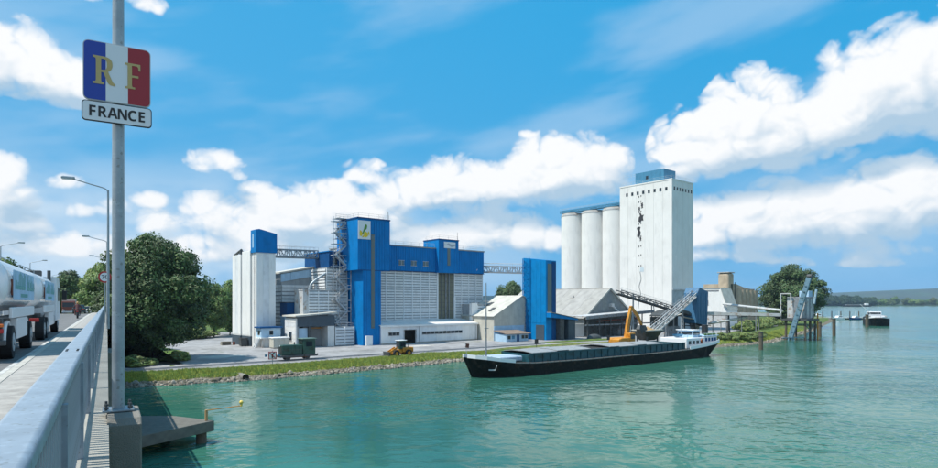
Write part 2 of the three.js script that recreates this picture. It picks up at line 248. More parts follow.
{ const r = rng(18), dk = mat(.33, .33, .325, { map: 'asphalt', scale: 7, roughness: .95 }), lt = mat(.56, .55, .53, { map: 'concrete', scale: 6, roughness: .95 });   // resurfaced patches in the yard
  [[-44, 8, 9, 5], [-38, -14, 6, 9], [-14, 12, 12, 3.4], [6, 10, 7, 3], [22, 8, 10, 4], [-58, 16, 8, 3], [70, 27, 9, 5], [86, 33, 6, 4]].forEach(([x, z, w, d], i) => { const pts = []; for (let k = 0; k < 14; k++) { const a = k / 14 * 6.283, q = .8 + r() * .4; pts.push([x + Math.cos(a) * w * q * .6, z + Math.sin(a) * d * q * .6]); } sheet('asphalt_patch' + (i ? '_' + String(i).padStart(3, '0') : ''), pts, 1.257 + i * .0002, i % 3 ? dk : lt); }); }
// far bank and hills across the bend of the river
{
  const pos = [], idx = [], nx = 60, rows = [[1830, -1], [1860, 2.0], [2100, 4], [3200, 10], [4200, 40], [5200, 120], [6500, 110], [9000, 60]];
  for (let i = 0; i <= nx; i++) { const x = -1200 + i * 150; for (const [z, y] of rows) { const h = y > 30 ? y * (.18 + .95 * sstep(2300, 4700, x)) * (.82 + .36 * fbm(x * .0006 + 4, z * .0006, 4)) : y; pos.push(x, h, -z - x * .06); } }
  const n = rows.length; for (let i = 0; i < nx; i++) for (let j = 0; j < n - 1; j++) { const a = i * n + j, b = a + n; idx.push(a, b, a + 1, b, b + 1, a + 1); }
  const g = new THREE.BufferGeometry(); g.setAttribute('position', new THREE.Float32BufferAttribute(pos, 3)); g.setIndex(idx); g.computeVertexNormals();
  structure('hills', g, mat(.055, .10, .045, { map: 'grass', scale: 900, roughness: 1 }));
}
// riprap stones and grass along the water
function stuffOf(name, label, category, geo, m, spots, tint) {
  const o = new THREE.InstancedMesh(geo, m, spots.length); o.name = numbered(name); const q = new THREE.Quaternion(), e = new THREE.Euler(), mm = new THREE.Matrix4(), c = new THREE.Color();
  spots.forEach((s, i) => { q.setFromEuler(e.set(s[3], s[4], s[5])); mm.compose(V(s[0], s[1], s[2]), q, V(s[6], s[7], s[8])); o.setMatrixAt(i, mm); const k = tint ? tint(i) : [1, 1, 1]; o.setColorAt(i, c.setRGB(...k)); });
  shade(o); scene.add(o); return tag(o, label, category, null, 'stuff');
}
{
  const r = rng(9), spots = [], stone = new THREE.IcosahedronGeometry(.5, 1); { const p = stone.attributes.position; for (let i = 0; i < p.count; i++) { const x = p.getX(i), y = p.getY(i), z = p.getZ(i), k = .72 + .5 * vnoise(x * 3 + 9, y * 3 + z * 5 + 20); p.setXYZ(i, x * k, y * k * .75, z * k); } stone.computeVertexNormals(); }
  for (let k = 0; k < 3400; k++) { const x = r() < .72 ? -78 + r() * 92 : 80 + r() * 120, v = -.5 + 1.9 * Math.pow(r(), 1.2), p = works(x, Math.max(0, .05 + v * .27), shoreZ(x) - v), s = .2 + r() * r() * r() * 1.0; spots.push([p.x, p.y, p.z, r() * 6, r() * 6, r() * 6, s * 1.3, s, s * 1.1]); }
  const rr = rng(12); stuffOf('riprap', 'grey broken stones along the waterline of the grassy bank', 'rocks', stone, M.rock, spots, () => { const g = .4 + rr() * .9, w = rr(); return w < .15 ? [g * .6, g * .62, g * .5] : [g, g * .97, g * .92]; });
  const blade = new THREE.BufferGeometry(); { const p = [], b = rng(3); for (let k = 0; k < 9; k++) { const a = b() * 6.28, d = b() * .3, x = Math.cos(a) * d, z = Math.sin(a) * d, t = b() * 6.28, w = .035, h = .09 + b() * .14, lx = (b() - .5) * .24, lz = (b() - .5) * .24; p.push(x - w * Math.cos(t), 0, z - w * Math.sin(t), x + w * Math.cos(t), 0, z + w * Math.sin(t), x + lx, h, z + lz); } blade.setAttribute('position', new THREE.Float32BufferAttribute(p, 3)); blade.computeVertexNormals(); }
  const tufts = [], q = rng(31);
  for (let k = 0; k < 34000; k++) { const x = q() < .7 ? -90 + q() * 105 : 60 + q() * 130, v = 1.9 + q() * 7, z = shoreZ(x) - v; if (x > 6 && x < 60) continue; const p = works(x, Math.min(1.2, .55 + (v - 2) * .22), z), s = .7 + q() * 1.3; tufts.push([p.x, p.y, p.z, 0, q() * 6.28, 0, s, s * (.6 + q() * .9), s]); }
  const qq = rng(33); stuffOf('bank_grass', 'rough green and yellowish grass along the top of the bank', 'grass', blade, mat(.24, .33, .075, { roughness: 1, side: THREE.DoubleSide }), tufts, () => { const d = qq(), g = .7 + qq() * .6; return d < .35 ? [g * 1.5, g * 1.15, g * .9] : [g, g, g]; });
}

// ---------------------------------------------------------------- the road bridge
const DECK = EYE - 1.64;                             // top of the footway
const fall = s => s < 95 ? 0 : Math.min(DECK - GROUND - .6, s < 210 ? .00026 * (s - 95) ** 2 : .00026 * 115 ** 2 + .0598 * (s - 210));
function ribbon(l0, l1, y, s0, s1, step = 4, thick = 0) {   // strip of deck that follows the road's profile
  const pos = [], idx = []; let n = 0;
  for (let s = s0; s <= s1 + .01; s += step) { const h = y - fall(s); pos.push(s, h, l0, s, h, l1, s, h - thick, l1, s, h - thick, l0); n++; }
  const quad = (a, b, c, d) => idx.push(a, b, c, a, c, d);
  for (let i = 0; i < n - 1; i++) { const a = i * 4, b = a + 4; quad(a, a + 1, b + 1, b); if (thick) { quad(a + 1, a + 2, b + 2, b + 1); quad(a + 2, a + 3, b + 3, b + 2); quad(a + 3, a, b, b + 3); } }
  if (thick) { quad(0, 3, 2, 1); const e = (n - 1) * 4; quad(e, e + 1, e + 2, e + 3); }
  let g = new THREE.BufferGeometry(); g.setAttribute('position', new THREE.Float32BufferAttribute(pos, 3)); g.setIndex(idx); g = g.toNonIndexed(); g.computeVertexNormals(); g.setAttribute('uv', new THREE.Float32BufferAttribute(new Float32Array(g.attributes.position.count * 2), 2)); return g;
}
structure('road', ribbon(-9.6, -2.0, DECK - .15, -30, 340), M.asphalt, 'bridge');
structure('footway', [ribbon(-1.85, -.34, DECK, -30, 340, 4, .3)], M.paving, 'bridge');
structure('kerb', [ribbon(-2.02, -1.85, DECK + .012, -30, 340, 4, .36)], mat(.50, .49, .46, { map: 'concrete', scale: 1.5, roughness: .9 }), 'bridge');
structure('far_footway', [ribbon(-11.3, -9.58, DECK, -30, 340, 4, .3)], M.paving, 'bridge');
{ const g = []; for (let s = -10; s < 150; s += 6) g.push(ribbon(-5.88, -5.74, DECK - .144, s, s + 2.4, 1.2)); g.push(ribbon(-2.34, -2.22, DECK - .144, -30, 200), ribbon(-9.4, -9.28, DECK - .144, -30, 200)); structure('road_marking', g, mat(.62, .62, .60, { map: 'asphalt', scale: 2, roughness: .85 }), 'bridge'); }
{
  const b = thing('road_bridge', 'concrete road bridge crossing the river with the tricolour mast on its edge', 'bridge', [0, 0, 0], BT);
  part(b, 'deck_slab', ribbon(-11.4, -.02, DECK - .32, -40, 124, 4, .9), M.concreteOld);
  for (const l of [-10.4, -7.6, -4.8, -2.0]) part(b, 'girder', ribbon(l - .35, l + .35, DECK - 1.22, -40, 124, 4, 1.3), M.concreteOld);
  part(b, 'edge_ledge', ribbon(-.34, .02, DECK - .01, -40, 124, 4, .42), M.concrete, 'pale concrete ledge outside the railing');
  part(b, 'far_ledge', ribbon(-11.7, -11.3, DECK + .02, -40, 124, 4, .42), M.concrete);
  const nose = [[54.9, 1.0], [54.9, 2.4], [58.6, 8.25], [63, 5.3], [64.4, 2.8], [64.4, 1.0]];
  const pierTop = poly(nose.map(p => [p[0], -p[1]]), .85, .05).rotateX(-Math.PI / 2).translate(0, 1.05, 0);
  part(b, 'pier_nose', pierTop, mat(.17, .165, .15, { map: 'concrete', scale: 3, roughness: .95, bump: .012, bscale: .4 }), 'pointed concrete slab at the foot of the pier');
  part(b, 'pier', [box(57, 62.6, -3, DECK - 2.5, -10.6, 1.2)], M.concreteOld);
  part(b, 'pile', cyl(.45, 3.7, 58.9, -2.7, 7.3, 14), M.wood);
  part(b, 'pile', cyl(.45, 3.7, 62.6, -2.7, 4.7, 14), M.wood);
  part(b, 'abutment', [box(116, 124, -1, DECK - 1.6, -11.2, -.2)], M.concreteOld);
}
{ const g = []; const pos = [], idx = []; let n = 0; for (let s = 122; s <= 342; s += 10) { const y = DECK - .34 - fall(s), w = (y - 1.1) * 1.3; pos.push(s, 1.05, -11.6 - w, s, y, -11.5, s, y, -.1, s, 1.05, w); n++; } for (let i = 0; i < n - 1; i++) for (let j = 0; j < 3; j++) { const a = i * 4 + j, b2 = a + 4; idx.push(a, a + 1, b2, a + 1, b2 + 1, b2); } const e = new THREE.BufferGeometry(); e.setAttribute('position', new THREE.Float32BufferAttribute(pos, 3)); e.setIndex(idx); e.computeVertexNormals(); structure('embankment', e, M.grass, 'bridge'); }
function railing(name, label, l, side, n, lod) {
  const o = thing(name, label, 'railing', [0, 0, 0], BT);
  const L = 122;
  if (lod) for (let s = -4; s < 80; s += 12) { part(o, 'handrail', [rbox(s, s + 11.985, DECK + 1.0, DECK + 1.10, l - .10, l + .10, .03, 3)], M.rail); }
  else part(o, 'handrail', [rbox(-4, L, DECK + 1.0, DECK + 1.10, l - .10, l + .10, .03, 3)], M.rail);
  if (lod) part(o, 'handrail', ribbon(l - .10, l + .10, DECK + 1.10, 80, L, 3, .1), M.rail);
  part(o, 'bottom_rail', [box(-4, L, DECK + .10, DECK + .14, l + .06 * side - .02, l + .06 * side + .02)], M.rail);
  for (let s = -1.5; s < L - 1; s += 3) part(o, 'post', [box(s, s + .07, DECK - .02, DECK + 1.0, l - .04 + .02 * side, l + .08 * side + .04)], M.rail);
  if (lod) { const bolt = uvMetres(cyl(.012, .012, 0, 0, 0, 6)); for (let s = -4; s < 80; s += 12) for (const d of [.08, -.1]) for (const q of [-.05, .05]) piece(o, 'bolt', bolt, M.steelDark, s + 12 + d, DECK + 1.1, l + q); }
  const bg = uvMetres(box(-.022, .022, .14, 1.0, -.014, .014)); let k = 0; const rest = [];
  for (let s = 1.2; s < L - .5; s += .125) { if (((s + 1.5) % 3) < .1) continue; if (k++ < n) piece(o, 'baluster', bg, M.rail, s, DECK, l + .075 * side); else rest.push(box(s - .022, s + .022, DECK + .14, DECK + 1, l + .075 * side - .014, l + .075 * side + .014)); }
  const m = part(o, 'baluster_row', rest, M.rail); m.userData.kind = 'stuff';
}
M.rail = mat(.35, .42, .49, { map: 'worn', scale: 1.3, roughness: .5, metalness: .35 });
railing('bridge_railing', 'blue grey steel railing with wide flat handrail beside the footway, foreground', -.33, 1, 300, true);
railing('bridge_railing', 'far railing of the bridge beyond the tanker truck', -11.45, -1, 0, false);

// ---------------------------------------------------------------- mast with the country sign, street lamps, road sign
const SIGN = { y: 4.91, h: .84, w: .84, dx: -.01 };
{
  const s0 = 10.1, l0 = .14;
  const plinth = bridgeSite('mast_plinth', 'rough concrete block on the bridge edge carrying the tricolour mast', 'plinth', s0, DECK, l0);
  part(plinth, 'block', [poly([[-.72, -1.9], [.34, -1.9], [.34, .0], [.28, .07], [-.64, .055], [-.72, -.02]], .37, .02).translate(0, -.02, -.12)], M.concreteOld);
  const mast = bridgeSite('sign_mast', 'tall grey steel mast carrying the tricolour country sign', 'mast', s0, DECK + .07, l0);
  part(mast, 'pole', [rod(V(0, 0, 0), V(0, 9, 0), .083, 24, .07)], M.galv);
  part(mast, 'base_plate', [rbox(-.2, .2, 0, .03, -.2, .2, .01)], M.galv);
  for (const [x, z] of [[-.15, -.15], [.15, -.15], [-.15, .15], [.15, .15]]) part(mast, 'anchor_bolt', [cyl(.018, .09, x, .03, z, 8), cyl(.032, .03, x, .045, z, 6)], M.steelDark);
  for (const y of [4.55, 5.05, 4.28]) part(mast, 'bracket', [new THREE.TorusGeometry(.088, .012, 6, 20).rotateX(Math.PI / 2).translate(0, y, 0), box(-.12, -.07, y - .02, y + .02, -.09, .09)], M.steelDark);
  const rr = (w, h, r) => { const sh = new THREE.Shape(); sh.moveTo(-w / 2 + r, -h / 2); sh.lineTo(w / 2 - r, -h / 2); sh.absarc(w / 2 - r, -h / 2 + r, r, -Math.PI / 2, 0); sh.lineTo(w / 2, h / 2 - r); sh.absarc(w / 2 - r, h / 2 - r, r, 0, Math.PI / 2); sh.lineTo(-w / 2 + r, h / 2); sh.absarc(-w / 2 + r, h / 2 - r, r, Math.PI / 2, Math.PI); sh.lineTo(-w / 2, -h / 2 + r); sh.absarc(-w / 2 + r, -h / 2 + r, r, Math.PI, Math.PI * 1.5); return sh; };
  // sign faces back along the road: its own x runs to the right, z towards us
  const sign = bridgeSite('country_sign', 'blue white and red board with gold letters RF on the mast', 'sign', s0 - .125, DECK + SIGN.y, l0 + SIGN.dx, null, -Math.PI / 2);
  const W = SIGN.w, H = SIGN.h, r = .075;
  part(sign, 'backing', new THREE.ExtrudeGeometry(rr(W, H, r), { depth: .03, bevelEnabled: false, curveSegments: 6 }).translate(0, 0, -.03), M.steelPale);
  const third = (x0, x1, rl, rg) => { const sh = new THREE.Shape(), h = H / 2 - .012; sh.moveTo(x0 + rl, -h); sh.lineTo(x1 - rg, -h); if (rg) sh.absarc(x1 - rg, -h + rg, rg, -Math.PI / 2, 0); sh.lineTo(x1, h - rg); if (rg) sh.absarc(x1 - rg, h - rg, rg, 0, Math.PI / 2); sh.lineTo(x0 + rl, h); if (rl) sh.absarc(x0 + rl, h - rl, rl, Math.PI / 2, Math.PI); sh.lineTo(x0, -h + rl); if (rl) sh.absarc(x0 + rl, -h + rl, rl, Math.PI, Math.PI * 1.5); return new THREE.ExtrudeGeometry(sh, { depth: .006, bevelEnabled: false, curveSegments: 6 }); };
  const e = W / 2 - .012, a = -W / 6 - .005, b = W / 6 - .01;
  part(sign, 'blue_field', third(-e, a, r - .012, 0), M.signBlue); part(sign, 'white_field', third(a + .0005, b - .0005, 0, 0), M.signWhite); part(sign, 'red_field', third(b, e, 0, r - .012), M.signRed);
  part(sign, 'letter', text('R', fonts.serif, .40, .006, .72).translate(-.165, .015, .0065), M.gold, 'gold letter R');
  part(sign, 'letter', text('F', fonts.serif, .37, .006, .68).translate(.19, .0, .0065), M.gold, 'gold letter F');
  const plate = bridgeSite('name_plate', 'white plate reading FRANCE below the tricolour board', 'sign', s0 - .125, DECK + SIGN.y - H / 2 - .152, l0 + SIGN.dx, null, -Math.PI / 2);
  part(plate, 'border', new THREE.ExtrudeGeometry(rr(W + .03, .285, .05), { depth: .03, bevelEnabled: false, curveSegments: 6 }).translate(0, 0, -.03), M.black);
  part(plate, 'face', new THREE.ExtrudeGeometry(rr(W + .005, .26, .04), { depth: .005, bevelEnabled: false, curveSegments: 6 }), M.signWhite);
  part(plate, 'lettering', [...'FRANCE'].map((c, k) => text(c, fonts.sans, .15, .004, .92).translate((k - 2.5) * .122, 0, .006)), M.black);
}
function lamp(label, s, l, dir) {
  const o = bridgeSite('street_lamp', label, 'street lamp', s, DECK - fall(s), l, 'street lamps along the bridge');
  part(o, 'post', [rod(V(0, 0, 0), V(0, 8.5, 0), .085, 12, .055)], M.galv);
  part(o, 'arm', [new THREE.TubeGeometry(new THREE.CatmullRomCurve3([V(0, 8.4, 0), V(0, 8.56, dir * .12), V(0, 8.78, dir * .9), V(0, 9.0, dir * 1.75)]), 14, .036, 8)], M.galv);
  const h = part(o, 'lamp_head', [rbox(-.13, .13, 8.98, 9.14, Math.min(dir * 1.7, dir * 2.4), Math.max(dir * 1.7, dir * 2.4), .06, 3)], M.galv);
  part(h, 'lens', [rbox(-.1, .1, 8.95, 9.01, Math.min(dir * 1.9, dir * 2.36), Math.max(dir * 1.9, dir * 2.36), .03, 2)], M.lampGlass);
}
lamp('street lamp with its arm just left of the mast below the sign', 43, .06, -1);
lamp('second street lamp behind the mast, its arm lower and smaller', 80, .0, -1);
lamp('third street lamp behind the mast beside the big tree', 112, -.05, -1);
lamp('street lamp with its head above the rear of the tanker at the picture edge', 93, -11.2, 1);
lamp('street lamp rising above the middle of the tanker truck', 126, -11.2, 1);
lamp('small far street lamp above the front of the tanker truck', 163, -11.2, 1);
{
  const o = bridgeSite('speed_sign', 'round white speed limit sign with red ring half behind the mast', 'road sign', 55, DECK, -.15);
  part(o, 'post', [rod(V(0, 0, 0), V(0, 3.9, 0), .035, 10)], M.galv);
  const t = -Math.PI / 2, f = (g) => g.rotateY(t).translate(-.05, 3.6, 0);
  part(o, 'ring', f(new THREE.CylinderGeometry(.45, .45, .02, 32).rotateX(Math.PI / 2)), M.red);
  part(o, 'face', f(new THREE.CylinderGeometry(.33, .33, .012, 32).rotateX(Math.PI / 2).translate(0, 0, .012)), M.signWhite);
  part(o, 'numerals', f(text('70', fonts.sans, .3, .006).translate(0, 0, .019)), M.black);
}
// ---------------------------------------------------------------- vehicles on the bridge
function wheel(parent, r, w, x, z) {
  const t = part(parent, 'wheel', [wheelGeo(r, w, x, r, z, 24)], M.rubber);
  part(t, 'rim', [wheelGeo(r * .56, w + .02, x, r, z, 20), wheelGeo(r * .2, w + .08, x, r, z, 12)], M.steelPale);
}
function tankBody(parent, x0, x1, lettered) {
  const hh = .92, hw = 1.22;
  const sh = new THREE.Shape(); for (let i = 0; i <= 36; i++) { const a = i / 36 * Math.PI * 2, c = Math.cos(a), s = Math.sin(a), q = 2.6; const x = Math.sign(c) * Math.pow(Math.abs(c), 2 / q) * hw, y = Math.sign(s) * Math.pow(Math.abs(s), 2 / q) * hh; i ? sh.lineTo(x, y) : sh.moveTo(x, y); }
  const g = new THREE.ExtrudeGeometry(sh, { depth: x1 - x0 - .5, bevelEnabled: true, bevelSize: .0, bevelThickness: .01, curveSegments: 4 });
  g.rotateY(Math.PI / 2).translate(x0 + .25, 2.35, 0);
  const cap = (x, d) => { const c = new THREE.SphereGeometry(1, 28, 14); const p = c.attributes.position; for (let i = 0; i < p.count; i++) { const X = p.getX(i), Y = p.getY(i), Z = p.getZ(i); const l = Math.hypot(Y, Z) || 1e-6, cs = Z / l, sn = Y / l, f = Math.pow(Math.pow(Math.abs(cs), 2.6) + Math.pow(Math.abs(sn), 2.6), -1 / 2.6); p.setXYZ(i, X * .28, l * f * sn * hh, l * f * cs * hw); } c.computeVertexNormals(); return c.translate(x, 2.35, 0); };
  const tank = part(parent, 'tank', [g, cap(x0 + .25), cap(x1 - .25)], M.tank);
  part(parent, 'catwalk', [box(x0 + .5, x1 - .5, 3.29, 3.33, -.32, .32), bar(V(x0 + .6, 3.5, .3), V(x1 - .6, 3.5, .3), .03, .03), bar(V(x0 + .6, 3.5, -.3), V(x1 - .6, 3.5, -.3), .03, .03), ...[0, .33, .66, 1].map(k => box(x0 + .6 + k * (x1 - x0 - 1.25), x0 + .65 + k * (x1 - x0 - 1.25), 3.3, 3.5, .28, .32))], M.galv);
  for (let k = 1; k < 4; k++) part(parent, 'manhole', [cyl(.24, .14, x0 + k * (x1 - x0) / 4, 3.26, 0, 16)], M.galv);
  part(parent, 'side_fairing', [rbox(x0 + .9, x1 - .6, 1.28, 1.62, 1.14, 1.24, .03), rbox(x0 + .9, x1 - .6, 1.28, 1.62, -1.24, -1.14, .03)], M.truckWhite);
  const pl = part(parent, 'lettering_panel', [rbox(x0 + 1.2, x1 - .7, 1.85, 2.82, 1.216, 1.238, .008)], M.paleBlue, 'pale blue panel with green script on the tank side');
  const script = []; const r = rng(lettered); let x = x0 + 1.5; const end = x1 - 1.0, gap = (x0 + x1) / 2 + .1;   // faded script, too worn to read
  while (x < end) { if (x > gap && x < gap + .35) { x += .35; continue; } const h = .22 + r() * .42; script.push(poly([[x, 2.2], [x + .11, 2.2], [x + .2, 2.2 + h], [x + .09, 2.2 + h]], .006).translate(0, 0, 1.24), poly([[x + .1, 2.2], [x + .26, 2.26], [x + .24, 2.34], [x + .1, 2.28]], .006).translate(0, 0, 1.24)); x += .24 + r() * .1; }
  script.push(...Array.from({ length: 9 }, (_, k) => box((x0 + x1) / 2 - 1 + k * .24, (x0 + x1) / 2 - .85 + k * .24, 1.95, 2.07, 1.239, 1.246)));
  part(pl, 'lettering', script, M.panelGreen);
  part(parent, 'side_marker', [rbox(x0 + .75, x0 + .95, 2.0, 2.5, 1.21, 1.25, .01)], M.rustRed);
}
{
  const RY = DECK - .15, L = -3.76;
  const tr = bridgeSite('tank_trailer', 'white tank trailer with green lettering, nearest part of the road train', 'trailer', 22.3, RY, L, 'tanker road train');
  tankBody(tr, .2, 8.2, 5);
  part(tr, 'chassis', [box(.3, 8.4, .85, 1.15, -.5, .5), box(8.3, 10.4, .8, .95, -.12, .12)], M.steelDark);
  for (const x of [1.5, 6.6]) for (const z of [1.05, -1.05]) wheel(tr, .52, .34, x, z);
  part(tr, 'locker', [rbox(2.6, 5.6, .55, 1.25, 1.0, 1.2, .03)], M.truckWhite); part(tr, 'locker', [rbox(2.6, 5.6, .55, 1.25, -1.2, -1.0, .03)], M.truckWhite);
  part(tr, 'mudguard', [new THREE.TorusGeometry(.64, .06, 6, 16, Math.PI).translate(1.5, .52, 1.05), new THREE.TorusGeometry(.64, .06, 6, 16, Math.PI).translate(6.6, .52, 1.05)], M.truckWhite);
  part(tr, 'bumper', [rbox(-.1, .1, .5, .66, -1.2, 1.2, .03), box(-.02, .3, .66, 1.3, -1.1, 1.1)], M.steelDark);
  for (const z of [.95, -.95]) { part(tr, 'tail_light', [rbox(-.09, -.03, .86, 1.0, z - .2, z + .2, .02)], M.red); part(tr, 'indicator', [rbox(-.09, -.03, 1.04, 1.14, z - .2, z + .2, .02)], M.orange); }
  part(tr, 'rear_plate', [box(-.10, -.06, .7, .82, -.3, .3)], M.yellow); part(tr, 'ladder', [bar(V(-.06, 1.3, .5), V(-.06, 3.3, .5), .04, .04), bar(V(-.06, 1.3, .1), V(-.06, 3.3, .1), .04, .04), ...Array.from({ length: 7 }, (_, k) => box(-.08, -.04, 1.4 + k * .28, 1.43 + k * .28, .1, .5))], M.galv);
  const tk = bridgeSite('tanker_truck', 'white tanker truck with cab at the front of the road train', 'truck', 33.3, RY, L, 'tanker road train'); tk.scale.x = 1.2;
  tankBody(tk, .3, 6.9, 8);
  part(tk, 'chassis', [box(.2, 10, .85, 1.15, -.5, .5)], M.steelDark);
  for (const x of [1.3, 2.6, 8.7]) for (const z of [1.05, -1.05]) wheel(tk, .52, .34, x, z);
  part(tk, 'cab', [poly([[7.5, .75], [9.75, .75], [9.85, 1.6], [9.6, 2.9], [9.2, 3.2], [7.5, 3.2]], 2.42, .04).translate(0, 0, -1.21)], M.truckWhite);
  part(tk, 'side_window', [box(8.4, 9.3, 1.85, 2.65, 1.235, 1.258)], M.glass); part(tk, 'side_window', [box(8.4, 9.3, 1.85, 2.65, -1.258, -1.235)], M.glass); part(tk, 'windscreen', [bar(V(9.87, 1.75, 0), V(9.67, 2.75, 0), 2.2, .03)], M.glass);
  part(tk, 'roof_beacon', [rbox(7.7, 8.2, 3.28, 3.62, -.5, .5, .06)], M.steelDark); part(tk, 'exhaust_stack', [cyl(.09, 1.7, 7.3, 1.9, .9, 12)], M.steelDark);
  part(tk, 'mirror', [rbox(9.55, 9.65, 1.9, 2.5, 1.38, 1.62, .03), rod(V(9.5, 2.55, 1.2), V(9.6, 2.5, 1.5), .02)], M.black); part(tk, 'mirror', [rbox(9.55, 9.65, 1.9, 2.5, -1.62, -1.38, .03), rod(V(9.5, 2.55, -1.2), V(9.6, 2.5, -1.5), .02)], M.black);
  part(tk, 'locker', [rbox(3.6, 6.4, .55, 1.25, 1.0, 1.2, .03)], M.truckWhite); part(tk, 'fuel_tank', [rbox(6.7, 7.9, .5, 1.1, .65, 1.15, .12, 3)], M.galv);
  for (const z of [.95, -.95]) { part(tk, 'tail_light', [rbox(-.0, .06, .9, 1.05, z - .18, z + .18, .02)], M.red); part(tk, 'headlight', [rbox(9.8, 9.9, .9, 1.15, z - .2, z + .2, .04)], M.lampGlass); }
}
{
  const s = 152, t = bridgeSite('lorry', 'small red lorry coming towards us at the far end of the bridge', 'lorry', s, DECK - .15 - fall(s), -6.9, null, Math.PI);
  part(t, 'cab', [poly([[0, .6], [2.0, .6], [2.1, 1.4], [1.85, 2.7], [0, 2.75]], 2.2, .05).translate(0, 0, -1.1)], mat(.26, .075, .05, { roughness: .5 }));
  part(t, 'windscreen', [bar(V(2.14, 1.6, 0), V(1.97, 2.5, 0), 2.0, .03)], M.glass); part(t, 'cargo_box', [rbox(-5.5, -.15, .9, 3.2, -1.2, 1.2, .05)], M.cream); part(t, 'bumper', [rbox(2.05, 2.25, .4, .75, -1.1, 1.1, .05)], M.signWhite);
  part(t, 'chassis', [box(-5.3, 1.9, .5, .85, -.45, .45)], M.steelDark);
  for (const z of [.8, -.8]) part(t, 'headlight', [rbox(2.1, 2.22, .8, 1.05, z - .18, z + .18, .04)], M.lampGlass);
  for (const x of [1.0, -4.0]) for (const z of [.98, -.98]) wheel(t, .46, .28, x, z);
}
function car(label, s, l, color, turn) {
  const t = bridgeSite('car', label, 'car', s, DECK - .15 - fall(s), l, 'cars beyond the end of the bridge', turn);
  part(t, 'body', [poly([[-2.1, .3], [2.1, .3], [2.15, .65], [1.9, .82], [.95, .9], [-1.7, .95], [-2.1, .85]], 1.66, .05).translate(0, 0, -.83)], color);
  part(t, 'cabin', [poly([[-1.75, .93], [.98, .9], [.35, 1.4], [-1.3, 1.43]], 1.4, .04).translate(0, 0, -.7)], M.glass); part(t, 'roof', [rbox(-1.25, .32, 1.42, 1.49, -.68, .68, .03)], color);
  for (const x of [1.35, -1.35]) for (const z of [.78, -.78]) wheel(t, .31, .2, x, z);
  for (const z of [.6, -.6]) part(t, 'tail_light', [rbox(-2.17, -2.1, .62, .8, z - .15, z + .15, .02)], M.red);
}
car('dark green car driving away beyond the motorcycle rider', 118, -3.9, mat(.02, .05, .05, { roughness: .25 }), 0);
car('small white car farther ahead under the roadside trees', 142, -3.4, mat(.75, .75, .74, { roughness: .3 }), 0);

// ---------------------------------------------------------------- figures: bones with radii, one smooth skin
function skin(bones, cell) {                        // bones: [a, b, ra, rb] ; returns one continuous surface
  const lo = V(1e9, 1e9, 1e9), hi = V(-1e9, -1e9, -1e9); for (const [a, b, ra, rb] of bones) { const r = Math.max(ra, rb) + cell * 3; for (const p of [a, b]) { lo.min(V(p.x - r, p.y - r, p.z - r)); hi.max(V(p.x + r, p.y + r, p.z + r)); } }
  const size = Math.max(hi.x - lo.x, hi.y - lo.y, hi.z - lo.z), n = Math.ceil(size / cell), mid = lo.clone().add(hi).multiplyScalar(.5), mc = new MarchingCubes(n, new THREE.MeshBasicMaterial(), false, false, 200000);
  mc.isolation = 0; const p = V(), ab = V(), ap = V();
  for (let k = 0; k < n; k++) for (let j = 0; j < n; j++) for (let i = 0; i < n; i++) {
    p.set(((i - n / 2) / (n / 2)) * size / 2 + mid.x, ((j - n / 2) / (n / 2)) * size / 2 + mid.y, ((k - n / 2) / (n / 2)) * size / 2 + mid.z); let d = 1e9;
    for (const [a, b, ra, rb] of bones) { ab.subVectors(b, a); ap.subVectors(p, a); const l2 = ab.lengthSq(), t = l2 ? Math.min(1, Math.max(0, ap.dot(ab) / l2)) : 0; const q = ap.addScaledVector(ab, -t).length() - (ra + (rb - ra) * t), K = .03; const h = Math.max(K - Math.abs(d - q), 0) / K; d = Math.min(d, q) - h * h * K * .25; }
    mc.field[k * n * n + j * n + i] = -d;
  }
  mc.update(); const c = mc.count, g = new THREE.BufferGeometry(), pos = mc.positionArray.slice(0, c * 3), nor = mc.normalArray.slice(0, c * 3);
  for (let i = 0; i < c; i++) { pos[i * 3] = pos[i * 3] * size / 2 + mid.x; pos[i * 3 + 1] = pos[i * 3 + 1] * size / 2 + mid.y; pos[i * 3 + 2] = pos[i * 3 + 2] * size / 2 + mid.z; }
  g.setAttribute('position', new THREE.BufferAttribute(pos, 3)); g.setAttribute('normal', new THREE.BufferAttribute(nor, 3)); g.setAttribute('uv', new THREE.BufferAttribute(new Float32Array(c * 2), 2)); return g;
}
